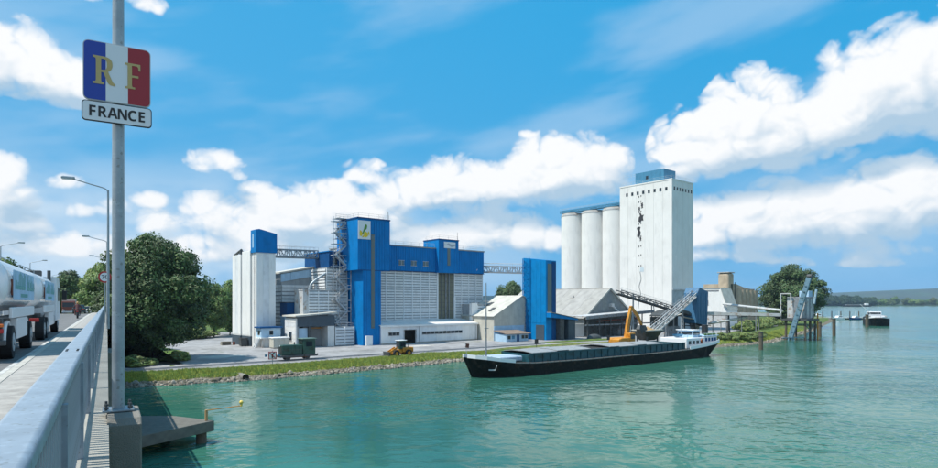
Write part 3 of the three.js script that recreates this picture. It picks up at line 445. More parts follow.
{
  const s = 78, l = -2.75, y = DECK - .15;
  const b = bridgeSite('motorcycle', 'dark motorcycle with red tail light riding away near the kerb', 'motorcycle', s, y, l);
  for (const x of [-.72, .74]) { const t = part(b, 'wheel', [new THREE.TorusGeometry(.25, .065, 8, 24).translate(x, .315, 0)], M.rubber); part(t, 'rim', [wheelGeo(.2, .03, x, .315, 0)], M.steelPale); }
  part(b, 'frame', [rbox(-.35, .35, .3, .68, -.14, .14, .06), rod(V(.74, .32, .08), V(.45, .95, .06), .03), rod(V(.74, .32, -.08), V(.45, .95, -.06), .03), rod(V(-.72, .32, .1), V(-.1, .45, .1), .03)], M.steelDark);
  part(b, 'fuel_tank', [rbox(-.02, .45, .68, .95, -.16, .16, .1, 3)], M.steelDark); part(b, 'saddle', [rbox(-.75, .02, .72, .84, -.15, .15, .05)], M.black); part(b, 'handlebar', [rod(V(.42, 1.0, -.36), V(.42, 1.0, .36), .018)], M.black);
  part(b, 'tail_light', [rbox(-.84, -.76, .7, .8, -.1, .1, .02)], M.red); part(b, 'exhaust', [rod(V(-.1, .3, .2), V(-.85, .42, .22), .05)], M.galv);
  const p = bridgeSite('person', 'motorcycle rider in red and dark clothes seen from behind', 'person', s, y, l);
  const bones = [[V(-.2, .95, 0), V(-.08, 1.2, 0), .17, .17], [V(-.08, 1.2, 0), V(.03, 1.42, 0), .17, .19], [V(.03, 1.46, 0), V(.07, 1.56, 0), .075, .065]];
  for (const z of [1, -1]) { bones.push([V(-.2, .93, z * .1), V(.22, .82, z * .24), .105, .085], [V(.22, .82, z * .24), V(.02, .42, z * .22), .08, .055], [V(.02, .40, z * .22), V(.2, .37, z * .23), .05, .04], [V(.03, 1.42, z * .19), V(.12, 1.16, z * .34), .065, .052], [V(.12, 1.16, z * .34), V(.38, 1.03, z * .3), .05, .036]); for (let k = 0; k < 4; k++) bones.push([V(.40, 1.03, z * (.27 + k * .02)), V(.455, .99 + .003 * k, z * (.27 + k * .02)), .014, .011]); bones.push([V(.39, 1.03, z * .26), V(.42, .98, z * .255), .013, .011]); }
  part(p, 'body', skin(bones, .022), mat(.09, .03, .03, { roughness: .8 })); part(p, 'head', skin([[V(.1, 1.66, 0), V(.11, 1.72, 0), .085, .09], [V(.19, 1.65, 0), V(.2, 1.67, 0), .02, .02]], .012), mat(.45, .28, .2));
  part(p, 'helmet', new THREE.SphereGeometry(.135, 20, 14, 0, Math.PI * 2, 0, 2.0).scale(1.1, 1.05, .95).rotateZ(.35).translate(.08, 1.69, 0), mat(.45, .25, .08, { roughness: .25 }));
}

// ---------------------------------------------------------------- the works on the bank (coordinates in the works frame, heights above the yard)
function build(name, label, category, x, z, group, y = GROUND) {
  const o = site(name, label, category, x, z, group, 0, y), off = g => g.translate(-x, 0, -z);
  return { o, add: (n, gs, m, parent = o, lab) => part(parent, n, off(join(Array.isArray(gs) ? gs : [gs])), m, lab), at: (n, geo, m, px, py, pz, ry, parent = o) => piece(parent, n, geo, m, px - x, py, pz - z, ry) };
}
const panelCache = {};
function panelGeo(w, h, pitch = .76, out = .14) {   // one bay of leaning slats: x 0..w, y 0..h, slats stand out along z before the backing wall
  const key = [w.toFixed(2), h.toFixed(2), pitch, out].join(); if (panelCache[key]) return panelCache[key];
  const n = Math.max(1, Math.round(h / pitch)), p = h / n, gs = [];
  for (let k = 0; k < n; k++) { const y = k * p; gs.push(poly([[.02, y + p * .06], [out + .05, y + p * .03], [out, y + p * .66], [.02, y + p * .70]], w).rotateY(-Math.PI / 2).translate(w, 0, 0)); }
  return (panelCache[key] = uvMetres(join(gs)));
}
const cladSet = [M.clad, M.cladB, M.cladC];
let cladSeed = rng(55);
function cladFront(B, x0, x1, y0, y1, z, bay, ribs = true, set = cladSet, pitch) {   // panels on a face that looks to the river
  const n = Math.max(1, Math.round((x1 - x0) / bay)), w = (x1 - x0) / n;
  for (let k = 0; k < n; k++) B.at('cladding_panel', panelGeo(w - .05, y1 - y0, pitch), set[Math.floor(cladSeed() * set.length)], x0 + k * w, y0, z);
  if (ribs) for (let k = 0; k <= n; k++) B.add('mullion', box(x0 + k * w - .09, x0 + k * w + .05, y0, y1, z + .01, z + .26), M.rib);
}
function cladLeft(B, x, y0, y1, z0, z1, bay, set = cladSet, pitch) {                 // panels on a face that looks left along the bank
  const n = Math.max(1, Math.round((z1 - z0) / bay)), w = (z1 - z0) / n;
  for (let k = 0; k < n; k++) B.at('cladding_panel', panelGeo(w - .05, y1 - y0, pitch), set[Math.floor(cladSeed() * set.length)], x, y0, z0 + k * w, -Math.PI / 2);
}
function roofRail(B, pts, y, h = 1.1, step = 3) {
  const g = []; for (let i = 0; i < pts.length - 1; i++) { const [a, b] = [V(pts[i][0], y, pts[i][1]), V(pts[i + 1][0], y, pts[i + 1][1])], n = Math.max(1, Math.round(a.distanceTo(b) / step)); for (let k = 0; k <= n; k++) { const p = a.clone().lerp(b, k / n); g.push(rod(p, p.clone().setY(y + h), .035, 5)); } for (const q of [h, h * .55]) g.push(rod(a.clone().setY(y + q), b.clone().setY(y + q), .03, 5)); }
  B.add('guard_rail', g, M.steelPale);
}
function truss(B, a, b, w, h, n, m, deck = M.steelDark) {   // walkway girder between two points: four chords, bracing, handrail, belt
  const up = V(0, h, 0), side = V().subVectors(b, a).setY(0).normalize().cross(V(0, 1, 0)).multiplyScalar(w / 2), ch = [];
  for (const s of [1, -1]) { const o = side.clone().multiplyScalar(s), A = a.clone().add(o), C = b.clone().add(o); ch.push(bar(A, C, .24, .34), bar(A.clone().add(up), C.clone().add(up), .2, .26)); }
  B.add('chord', ch, m);
  const br = [], hr = [];
  for (let k = 0; k <= n; k++) for (const s of [1, -1]) { const o = side.clone().multiplyScalar(s), p = a.clone().lerp(b, k / n).add(o); br.push(bar(p, p.clone().add(up), .16, .16)); if (k < n) { const q = a.clone().lerp(b, (k + 1) / n).add(o); br.push(k % 2 ? bar(p.clone().add(up), q, .14, .14) : bar(p, q.clone().add(up), .14, .14)); } hr.push(rod(p.clone().add(up), p.clone().add(up).add(V(0, .95, 0)), .035, 5)); }
  for (const s of [1, -1]) { const o = side.clone().multiplyScalar(s).add(up).add(V(0, .95, 0)); hr.push(rod(a.clone().add(o), b.clone().add(o), .04, 5)); }
  B.add('bracing', br, m); B.add('handrail', hr, M.steelPale);
  B.add('belt_deck', [bar(a.clone().add(V(0, .2, 0)), b.clone().add(V(0, .2, 0)), w * .86, .14)], deck);
}
function stairTower(B, x0, x1, z, y0, y1, rise = 3.1) {     // zigzag outside stair
  let k = 0; for (let y = y0; y < y1 - .5; y += rise, k++) {
    const a = V(k % 2 ? x1 - .9 : x0 + .9, y, z), b = V(k % 2 ? x0 + .9 : x1 - .9, Math.min(y1, y + rise), z), g = [];
    for (const s of [-.5, .5]) { g.push(bar(a.clone().add(V(0, 0, s)), b.clone().add(V(0, 0, s)), .08, .36)); g.push(rod(a.clone().add(V(0, 1, s)), b.clone().add(V(0, 1, s)), .06, 5)); }
    for (let q = 0; q <= 10; q++) { const p = a.clone().lerp(b, q / 10); g.push(box(p.x - .15, p.x + .15, p.y - .02, p.y + .02, z - .5, z + .5)); }
    B.add('stair_flight', g, M.steelPale);
    const ex = k % 2 ? [x0 - .1, x0 + .95] : [x1 - .95, x1 + .1];
    B.add('landing', [box(ex[0], ex[1], Math.min(y1, y + rise) - .06, Math.min(y1, y + rise), z - .6, z + .6), rod(V(ex[0], y + rise, z + .58), V(ex[0], y + rise + 1, z + .58), .03, 5), rod(V(ex[1], y + rise, z + .58), V(ex[1], y + rise + 1, z + .58), .03, 5), rod(V(ex[0], y + rise + 1, z + .58), V(ex[1], y + rise + 1, z + .58), .035, 5)], M.rib);
  }
  for (let y = y0 + rise; y < y1; y += rise) B.add('deck_beam', [bar(V(x0 - .1, y - .08, z + .62), V(x1 + .1, y - .08, z + .62), .12, .22), bar(V(x0 - .1, y - .08, z - .62), V(x1 + .1, y - .08, z - .62), .12, .22)], M.steelPale);
  for (const x of [x0, x0 + (x1 - x0) * .36, x1]) B.add('stair_post', [rod(V(x, 0, z + .62), V(x, y1 + 1, z + .62), .1, 6)], M.steelPale);
}
// low white hall in front
{
  const B = build('low_hall', 'long low white hall with strip window in front of the ribbed facade', 'building', 17, -4);
  const y0 = 5.0;
  B.add('front_wall', [box(0, 7.4, 0, y0, -.25, 0), box(11.3, 33.9, 0, y0, -.25, 0), box(7.4, 11.3, 3.8, y0, -.25, 0)], M.whiteB); B.add('side_wall', [poly([[-.25, 0], [-.25, y0], [-7.9, 6.05], [-7.9, 0]], .25).rotateY(-Math.PI / 2).translate(.25, 0, 0)], M.whiteB); B.add('side_wall', [poly([[-.25, 0], [-.25, y0], [-7.9, 6.05], [-7.9, 0]], .25).rotateY(-Math.PI / 2).translate(33.9, 0, 0)], M.whiteB); B.add('back_wall', [box(.25, 33.65, 0, 6.0, -7.9, -7.7)], M.concreteOld); B.add('floor', [box(.25, 33.65, 0, .06, -7.7, -.25)], M.concreteOld);
  for (let k = 0; k < 11; k++) { const x0 = k * 3.09, x1 = x0 + 3.05; if (x1 > 7.3 && x0 < 11.4) continue; B.add('wall_panel', [box(x0, x1, .35, y0 - .25, .0, .05)], k % 3 ? M.whiteB : M.white); }
  B.add('roof', [bar(V(16.95, 5.14, .35), V(16.95, 6.28, -8), 34.6, .18)], mat(.80, .79, .76, { map: 'grime', scale: 12 }));
  B.add('fascia', [rbox(-.4, 34.3, 4.72, 5.06, .2, .42, .03)], M.white);
  const win = (x0, x1, a, b, n) => { const w = B.add('window', [box(x0, x1, a, b, .06, .09)], M.glass); B.add('frame', [box(x0 - .1, x1 + .1, b, b + .1, .05, .16), box(x0 - .1, x1 + .1, a - .1, a, .05, .18), ...Array.from({ length: n + 1 }, (_, k) => box(x0 + (x1 - x0) * k / n - .05, x0 + (x1 - x0) * k / n + .05, a, b, .05, .15))], M.steelPale, w); };
  win(2.3, 5.8, 2.4, 3.2, 3); win(13.4, 28, 2.4, 3.1, 10);
  B.add('door_frame', [box(7.25, 7.4, 0, 3.95, .05, .2), box(11.3, 11.45, 0, 3.95, .05, .2), box(7.25, 11.45, 3.8, 3.95, .05, .2)], M.steelPale);
  B.add('plinth', [box(-.06, 7.2, 0, .34, 0, .1), box(11.5, 33.96, 0, .34, 0, .1)], M.concrete);
  B.add('downpipe', [rod(V(33.2, .1, .15), V(33.2, 4.8, .15), .06)], M.galv); B.add('downpipe', [rod(V(12.4, .1, .15), V(12.4, 4.8, .15), .06)], M.galv);
}
// blue main tower
{
  const B = build('blue_tower', 'tall blue lift tower with the plant emblem and a narrow window strip', 'tower', -2.2, -5.5);
  B.add('shaft', [box(-5.2, .3, 0, 19.95, -9, -.5)], M.blue);
  B.add('head', [box(-6.7, 3.1, 19.95, 33.4, -12, -1 + .45)], M.blue);
  for (let k = 0; k < 4; k++) B.add('sheet_panel', [box(-6.68 + k * 2.44, -4.3 + k * 2.44, 20.0, 33.1, -.56, -.5)], M.blue);
  for (let k = 0; k < 2; k++) for (let j = 0; j < 3; j++) B.add('sheet_panel', [box(k ? -1.5 : -5.18, k ? .28 : -3.0, .3 + j * 6.55, 6.8 + j * 6.55, -.5, -.46)], M.blue);
  const seamMat = mat(.001, .15, .42, { roughness: .5, phys: true, specularIntensity: .3 });
  B.add('seam', Array.from({ length: 13 }, (_, k) => box(-6.6 + k * .8, -6.53 + k * .8, 20.0, 33.1, -.5, -.44)), seamMat); B.add('seam', [...[0, 1].map(k => box(-4.9 + k * .8, -4.83 + k * .8, .3, 19.8, -.46, -.41)), ...[0, 1].map(k => box(-1.2 + k * .8, -1.13 + k * .8, .3, 19.8, -.46, -.41))], seamMat); B.add('flashing', [box(-6.75, 3.15, 19.8, 20.0, -.6, -.42)], M.navy);
  B.add('parapet', [box(-6.85, 3.25, 33.4, 33.75, -12.1, -.4)], M.navy);
  const ws = B.add('window_strip', [box(-2.75, -1.7, 4.5, 29.4, -.52, -.40)], M.oliveGlass); B.add('glazing_bar', Array.from({ length: 17 }, (_, k) => box(-2.8, -1.65, 4.5 + k * 1.55, 4.62 + k * 1.55, -.42, -.36)), mat(.10, .12, .10), ws);
  const e = B.add('emblem_board', [rbox(-6.65, -2.98, 28.0, 32.9, -.5, -.36, .03)], M.signWhite, B.o, 'white board with green stem and yellow petals');
  const sh = (pts, d) => poly(pts, .03).translate(-4.8, 30.2, -.36 + d);
  B.add('emblem_stem', [sh([[-.9, -.9], [-.5, -.3], [-.2, .5], [.05, 1.3], [.35, 1.75], [.75, 1.6], [.8, 1.1], [.6, .5], [.2, .2], [-.1, -.3], [-.4, -.8]], .0)], mat(.10, .26, .03), e);
  B.add('emblem_petal', [sh([[-.3, -1.5], [.5, -1.7], [1.1, -1.2], [.9, -.5], [.35, -.15], [-.2, -.5]], .032), sh([[-1.4, -1.3], [-.9, -1.5], [-.6, -.9], [-.9, -.1], [-1.3, .1], [-1.5, -.6]], .032), sh([[1.0, -.6], [1.5, -1.2], [1.45, -.4], [1.2, .0]], .032), sh([[-.7, -1.7], [-.2, -1.75], [-.4, -1.1]], .032)], mat(.78, .55, .02), e);
  B.add('cabinet', [rbox(-4.6, -2.7, 0, 2.6, -.42, .3, .05)], M.whiteB);
  roofRail(B, [[-6.5, -11.8], [-6.5, -.6], [2.9, -.6], [2.9, -11.8]], 33.75);
  B.add('aerial', [rod(V(2.7, 33.7, -.7), V(2.7, 36, -.7), .06, 6)], M.steelDark);
}
// ribbed process hall with blue upper band
{
  const B = build('process_hall', 'large pale ribbed process hall with blue upper storey', 'building', 24, -18);
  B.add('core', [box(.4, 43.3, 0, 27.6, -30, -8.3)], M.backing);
  cladFront(B, .6, 24.9, 5.4, 20.55, -8.3, 3.05); cladFront(B, 31.6, 43.3, 5.4, 20.55, -8.3, 2.95);
  cladFront(B, 31.8, 43.2, .2, 5.3, -8.3, 2.95, false);
  const rc = B.add('recess', [box(25.0, 31.5, 5.4, 20.5, -8.36, -8.27)], mat(.17, .175, .13, { map: 'grime', scale: 5 }), B.o, 'dark glazed recess with vertical pipes');
  B.add('pipe', [rod(V(26.6, 5.4, -8.1), V(26.6, 20.5, -8.1), .16, 8), rod(V(28.2, 5.4, -8.1), V(28.2, 20.5, -8.1), .22, 8), rod(V(29.4, 5.4, -8.1), V(29.4, 20.5, -8.1), .16, 8)], M.steel, rc); B.add('glazing_bar', Array.from({ length: 12 }, (_, k) => box(25, 31.5, 6.2 + k * 1.25, 6.3 + k * 1.25, -8.3, -8.24)), M.steelDark, rc);
  B.add('pier', [box(24.85, 25.15, 5.4, 20.5, -8.3, -7.9)], M.rib); B.add('pier', [box(31.3, 31.65, 5.4, 13, -8.3, -7.6)], M.rib);
  B.add('roof', [box(.2, 43.5, 27.6, 27.9, -30.2, -7.4)], M.roofGrey);
  for (let k = 0; k < 14; k++) { const x = .6 + k * 3.05; if (x > 22 && x < 31) continue; B.add('blue_panel', [box(x, Math.min(43.35, x + 3.02), 20.6, 27.6, -8.3, -7.55)], M.blue); }
  const seams = []; for (let x = 1.2; x < 43.2; x += .78) if (x < 23.9 || x > 31.8) seams.push(box(x, x + .06, 20.65, 27.5, -7.55, -7.49)); B.add('seam', seams, mat(.001, .15, .42, { roughness: .5, phys: true, specularIntensity: .3 })); B.add('seam', Array.from({ length: 8 }, (_, k) => box(24.6 + k * .92, 24.66 + k * .92, 20.6, 30.2, -6.2, -6.14)).filter((_, k) => k < 2 || k > 5), mat(.001, .15, .42, { roughness: .5 }));
  B.add('parapet', [box(.4, 43.5, 27.55, 27.95, -7.9, -7.42)], M.navy);
  B.add('sill_flashing', [box(.4, 43.4, 20.45, 20.62, -8.2, -7.48)], M.navy);
  for (const x of [10.6, 14.9, 19.2]) { const w = B.add('window', [box(x, x + 1.9, 22.2, 23.5, -7.6, -7.5)], M.oliveGlass); B.add('frame', [box(x - .1, x + 2, 22.1, 22.2, -7.6, -7.44), box(x - .1, x + 2, 23.5, 23.6, -7.6, -7.44), box(x + .9, x + 1.0, 22.2, 23.5, -7.6, -7.46)], M.steelPale, w); }
  B.add('turret', [box(24, 31.7, 20.4, 30.3, -14, -6.2)], M.blue); B.add('turret_cap', [box(23.9, 31.85, 30.3, 30.6, -14.1, -6.05)], M.navy);
  B.add('turret_window', [box(27.3, 28.4, 22.6, 28.2, -6.2, -6.12)], M.oliveGlass);
  const sg = B.add('sign_board', [rbox(26.0, 30.4, 27.9, 29.8, -6.2, -6.08, .02)], M.signWhite, B.o, 'small white board with a grey crossed band');
  B.add('band', [poly([[26.2, 28.75], [27.6, 28.75], [28.8, 28.3], [30.2, 28.6], [30.2, 28.95], [28.9, 28.95], [27.7, 29.45], [26.9, 29.0], [26.2, 29.0]], .02).translate(0, 0, -6.08)], mat(.40, .42, .48), sg);
  roofRail(B, [[4, -7.7], [23.5, -7.7]], 27.95); roofRail(B, [[32, -7.7], [43, -7.7]], 27.95); roofRail(B, [[24.2, -13], [24.2, -6.3], [31.5, -6.3]], 30.6);
  B.add('aerial', [rod(V(31.4, 30.6, -6.4), V(31.4, 33, -6.4), .05, 6)], M.steelDark); B.add('aerial', [rod(V(21, 28, -8), V(21, 30.3, -8), .05, 6)], M.steelDark);
  B.add('downpipe', [rod(V(40.3, .2, -7.9), V(40.3, 21.2, -7.9), .09), rod(V(40.3, 21.1, -7.9), V(40.3, 22.0, -7.3), .09)], M.rib);
}
{
  const B = build('stair_block', 'grey ribbed block at the right end of the low white hall', 'building', 39, -5);
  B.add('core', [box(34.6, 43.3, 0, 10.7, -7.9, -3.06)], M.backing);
  cladFront(B, 36.6, 43.2, 3.4, 10.5, -3.05, 2.2, true, [M.cladB, mat(.50, .55, .60, { map: 'grime', scale: 7 })]);
  B.add('base_panel', [box(36.6, 43.2, .1, 3.3, -3.1, -3.0)], M.paleBlue); B.add('corner_pillar', [box(34.2, 36.5, 0, 11.2, -4, -2.8)], M.white);
  B.add('warning_sign', [poly([[38.4, 1.6], [39.8, 1.6], [39.1, 2.9]], .03).translate(0, 0, -2.98)], M.yellow); B.add('roof_edge', [box(34.4, 43.5, 10.7, 10.9, -8, -2.9)], M.steelPale);
  B.add('door', [box(41.2, 42.3, .1, 2.3, -3.0, -2.95)], M.white); roofRail(B, [[35, -3.2], [43, -3.2]], 10.9, .9, 2);
}
// grey and blue blocks left of the blue tower
{
  const B = build('ribbed_block', 'ribbed grey block with blue top behind the zigzag stairs', 'building', -6, -14);
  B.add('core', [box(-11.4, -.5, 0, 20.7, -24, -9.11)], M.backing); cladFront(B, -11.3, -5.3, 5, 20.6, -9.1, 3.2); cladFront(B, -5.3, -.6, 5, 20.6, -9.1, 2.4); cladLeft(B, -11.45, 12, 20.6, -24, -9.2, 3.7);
  B.add('blue_storey', [box(-10.6, -.4, 20.75, 25, -24, -9.0)], M.navy); B.add('roof_edge', [box(-10.8, -.2, 25, 25.25, -24.2, -8.8)], M.blue);
  const w = B.add('window', [box(-9.6, -8.2, 21.6, 23.3, -9, -8.93)], M.glass); B.add('frame', [box(-9.7, -8.1, 23.3, 23.42, -9, -8.85), box(-9.7, -8.1, 21.48, 21.6, -9, -8.85), box(-8.95, -8.85, 21.6, 23.3, -9, -8.88)], M.steelPale, w);
  roofRail(B, [[-10.5, -9.2], [-1, -9.2]], 25.25);
}
{ const B = build('outside_stairs', 'zigzag galvanised stairs climbing the left side of the blue tower', 'stairs', -6.6, -7.6); stairTower(B, -10.6, -5.4, -7.2, 0, 33.2, 3.0); for (const [y, d] of [[28.4, 2.2], [31.2, 2.8], [33.8, 2.0]]) B.add('platform', [box(-9.9 + d * .2, -5.2, y, y + .12, -9.6, -6.5), rod(V(-9.8, y + 1.1, -6.6), V(-5.3, y + 1.1, -6.6), .05, 5), rod(V(-9.8, y + .6, -6.6), V(-5.3, y + .6, -6.6), .04, 5), rod(V(-9.8, y, -6.6), V(-9.8, y + 1.2, -6.6), .05, 5), rod(V(-7.5, y, -6.6), V(-7.5, y + 1.2, -6.6), .05, 5)], M.steelPale); }
{
  const B = build('sloped_roof_block', 'pale clad block with a pale blue clerestory under its sloping roof', 'building', -14, -22);
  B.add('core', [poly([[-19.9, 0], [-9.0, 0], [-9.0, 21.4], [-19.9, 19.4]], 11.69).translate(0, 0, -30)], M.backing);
  cladFront(B, -19.8, -9.1, 8.5, 16.4, -18.3, 3.6, false, [M.clad, M.cladC], 1.0); cladLeft(B, -19.95, .3, 16.4, -30, -18.4, 3.9, [M.clad, M.cladC], 1.0);
  for (let k = 0; k < 4; k++) { const x = -20.1 + k * 2.72, s = .19; B.add('clerestory', [poly([[x, 16.9], [x + 2.66, 16.9 + s * 2.66], [x + 2.66, 19.0 + s * 2.66], [x, 19.0]], .3).translate(0, k * s * 2.72, -18.3)], M.paleBlue); }
  B.add('roof', [poly([[-20.6, 19.1], [-8.8, 21.35], [-8.8, 21.75], [-20.6, 19.5]], 12.6).translate(0, 0, -30.3)], M.roofPale);
}
{ const B = build('navy_link', 'dark navy link building between white silo tower and ribbed block', 'building', -17, -16); B.add('upper_storey', [box(-20.3, -14.4, 7.8, 11.3, -18.2, -13.6)], M.navy); B.add('lower_wall', [box(-20.2, -14.5, 0, 7.8, -18.1, -13.8)], M.paleBlue); B.add('roof_edge', [box(-20.5, -14.2, 11.3, 11.5, -18.4, -13.4)], M.steelDark); }
{
  const B = build('machine_block', 'lower ribbed grey block with ducts on its roof above the loading shed', 'building', -12, -8);
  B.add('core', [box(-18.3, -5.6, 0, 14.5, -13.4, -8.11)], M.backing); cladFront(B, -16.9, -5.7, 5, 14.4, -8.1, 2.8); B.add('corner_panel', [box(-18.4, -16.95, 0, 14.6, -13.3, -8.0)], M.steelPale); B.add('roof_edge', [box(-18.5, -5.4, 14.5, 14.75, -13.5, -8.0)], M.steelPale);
  B.add('duct', [new THREE.TubeGeometry(new THREE.CatmullRomCurve3([V(-16, 14.6, -9.5), V(-15.6, 16, -9.5), V(-13.5, 17.8, -9.5), V(-11.3, 19.2, -9.3)]), 18, .35, 10)], M.galv); roofRail(B, [[-18.2, -8.3], [-5.8, -8.3]], 14.75, 1.0, 2.2); B.add('duct', [rod(V(-14.3, 14.6, -9), V(-14.3, 16.1, -9), .3, 10)], M.galv);
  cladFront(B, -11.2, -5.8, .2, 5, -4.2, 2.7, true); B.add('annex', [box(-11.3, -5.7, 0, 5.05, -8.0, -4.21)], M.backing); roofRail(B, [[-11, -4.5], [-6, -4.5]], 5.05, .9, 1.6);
}
{
  const B = build('loading_shed', 'loading shed with dark fascia and open bay beside the ribbed block', 'building', -17, -7);
  B.add('side_wall', [box(-22.0, -21.7, 0, 7.4, -11, -4.2)], M.cladC); for (let k = 0; k < 7; k++) B.add('wall_board', [box(-22.08, -22.0, .2 + k * 1.02, 1.16 + k * 1.02, -10.9, -4.3)], k % 2 ? M.clad : M.cladC);
  const sw = B.add('side_window', [box(-22.14, -22.08, 1.8, 3.9, -8.2, -6.6)], M.glass); B.add('frame', [box(-22.2, -22.06, 3.9, 4.05, -8.3, -6.5), box(-22.2, -22.06, 1.65, 1.8, -8.3, -6.5)], M.steelPale, sw);
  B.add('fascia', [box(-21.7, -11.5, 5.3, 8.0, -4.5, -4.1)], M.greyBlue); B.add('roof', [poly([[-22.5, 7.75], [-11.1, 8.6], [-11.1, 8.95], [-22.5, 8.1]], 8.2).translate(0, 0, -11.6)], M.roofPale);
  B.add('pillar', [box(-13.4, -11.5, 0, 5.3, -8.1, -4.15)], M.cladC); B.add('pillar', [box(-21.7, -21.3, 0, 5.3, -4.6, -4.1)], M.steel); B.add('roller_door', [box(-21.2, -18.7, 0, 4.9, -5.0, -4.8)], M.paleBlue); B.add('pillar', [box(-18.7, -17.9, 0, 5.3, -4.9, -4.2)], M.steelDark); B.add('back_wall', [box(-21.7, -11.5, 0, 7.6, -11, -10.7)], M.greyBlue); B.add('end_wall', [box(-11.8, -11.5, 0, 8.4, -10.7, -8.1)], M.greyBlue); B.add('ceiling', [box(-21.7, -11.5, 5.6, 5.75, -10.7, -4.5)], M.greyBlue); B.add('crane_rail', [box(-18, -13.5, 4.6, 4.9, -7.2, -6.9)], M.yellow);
}
// white silo tower with blue cap
{
  const B = build('capped_tower', 'slim white tower with a deep blue cap at the left end of the works', 'tower', -25, -17);
  B.add('shaft', [box(-28.2, -23.2, 0, 24.2, -17.2, -14.2)], M.white); for (let k = 0; k < 3; k++) B.add('sheet_panel', [box(-28.18 + k * 1.66, -26.58 + k * 1.66, 4.5, 24.1, -14.2, -14.14)], k === 1 ? M.whiteB : M.white);
  B.add('cap', [poly([[-28.5, 24.2], [-22.9, 24.2], [-22.9, 29.2], [-27.6, 30.2], [-28.5, 30.0]], 3.5).translate(0, 0, -17.4)], M.blue); B.add('side_strip', [box(-28.52, -28.46, 25.5, 29, -16.2, -15.4)], M.paleBlue);
  B.add('ladder', [bar(V(-28.3, 1, -15.2), V(-28.3, 24, -15.2), .06, .06), bar(V(-28.3, 1, -15.8), V(-28.3, 24, -15.8), .06, .06), ...Array.from({ length: 45 }, (_, k) => box(-28.33, -28.27, 1 + k * .5, 1.05 + k * .5, -15.8, -15.2))], M.steelPale);
  const C = build('white_silo', 'plain white silo block right behind the blue capped tower', 'silo', -26.5, -20.5); C.add('body', [box(-28.6, -23.6, 0, 24.9, -23.4, -17.5)], M.white); C.add('base', [box(-28.7, -23.5, 0, 2.6, -23.5, -17.45)], M.greyBlue); for (let k = 0; k < 2; k++) C.add('sheet_panel', [box(-28.66, -28.6, 2.8, 24.7, -23.3 + k * 2.95, -20.4 + k * 2.95)], M.white);
  const D = build('white_silo', 'leftmost white silo block with a small roof duct', 'silo', -27, -27); D.add('body', [box(-28.9, -24, 0, 24.2, -30, -23.7)], M.white); for (let k = 0; k < 3; k++) D.add('sheet_panel', [box(-28.96, -28.9, 2.9, 24.0, -29.9 + k * 2.1, -27.84 + k * 2.1)], k === 1 ? M.whiteB : M.white); D.add('base', [box(-29, -23.9, 0, 2.6, -30.1, -23.68)], M.greyBlue); D.add('roof_duct', [rod(V(-28.4, 24.3, -29.6), V(-28.4, 25.4, -24.5), .35, 8), box(-28.8, -28, 24, 25.2, -24.9, -24.1)], M.steelDark);
  const E = build('control_cabin', 'raised white control cabin with navy roof edge at the foot of the capped tower', 'cabin', -26, -12);
  E.add('wall', [box(-28.4, -23.4, 2.6, 4.9, -14, -10.4)], M.paleBlue); const w = E.add('window', [box(-26.3, -25.4, 3.2, 4.3, -10.4, -10.33)], M.glass); E.add('frame', [box(-26.4, -25.3, 4.3, 4.4, -10.4, -10.28), box(-26.4, -25.3, 3.1, 3.2, -10.4, -10.28)], M.white, w); E.add('window', [box(-28.46, -28.4, 3.2, 4.3, -12.6, -11.2)], M.glass); E.add('roof', [rbox(-28.9, -23, 4.9, 5.25, -14, -9.9, .05)], M.navy); E.add('floor', [box(-28.7, -22.6, 2.3, 2.6, -14, -9.8)], M.white); for (const x of [-28.2, -23.4]) E.add('leg', [box(x - .15, x + .15, 0, 2.3, -10.3, -10.0)], M.steelPale); E.add('tank', [cyl(1.2, 2.3, -26.4, 0, -11.6, 20)], M.whiteB);
  E.add('stair', [bar(V(-29.8, 0, -10.8), V(-28.6, 2.5, -10.8), .1, .3), bar(V(-29.8, 0, -12), V(-28.6, 2.5, -12), .1, .3), ...Array.from({ length: 8 }, (_, k) => box(-29.9 + k * .16, -29.6 + k * .16, .1 + k * .31, .16 + k * .31, -12, -10.8)), rod(V(-29.8, 1, -10.8), V(-28.6, 3.5, -10.8), .05, 5)], M.whiteB);
  const F = build('storage_bin', 'cream covered storage bin beside the control cabin', 'bin', -25, -6.8); F.add('body', [rbox(-27.2, -23.2, .2, 2.5, -8.2, -5.6, .08)], M.cream); F.add('lid', [rbox(-27.35, -23.05, 2.5, 2.75, -8.35, -5.45, .08)], M.white); F.add('skid', [box(-27, -26.7, 0, .2, -8, -5.8), box(-23.8, -23.5, 0, .2, -8, -5.8)], M.steelDark); for (let k = 0; k < 4; k++) F.add('rib', [box(-26.9 + k * 1.2, -26.78 + k * 1.2, .25, 2.45, -5.6, -5.5)], M.cream);
  const G = build('rubbish_skip', 'dark wheeled skip beside the white silo blocks', 'skip', -29.8, -19); G.add('body', [poly([[-.7, 0], [.7, 0], [.9, 1.9], [-.9, 1.9]], 1.6).translate(-29.9, .15, -19.8)], M.steelDark); G.add('lid', [box(-30.85, -28.95, 2.05, 2.15, -19.9, -18.1)], M.black); for (const x of [-30.4, -29.4]) G.add('wheel', [wheelGeo(.15, .1, x, .15, -18.4, 10)], M.rubber);
  const P = build('pallet_heap', 'pale heap of boards and a rusty drum beside the leftmost silo', 'heap', -32, -26); for (let k = 0; k < 6; k++) P.add('board', [box(-33.2, -30.8, .06 + k * .16, .18 + k * .16, -27 + (k % 3) * .2, -25.4 + (k % 2) * .2)], k % 2 ? M.wood : M.cream); P.add('drum', [cyl(.35, .9, -30.2, 0, -25, 14)], M.rustRed);
}
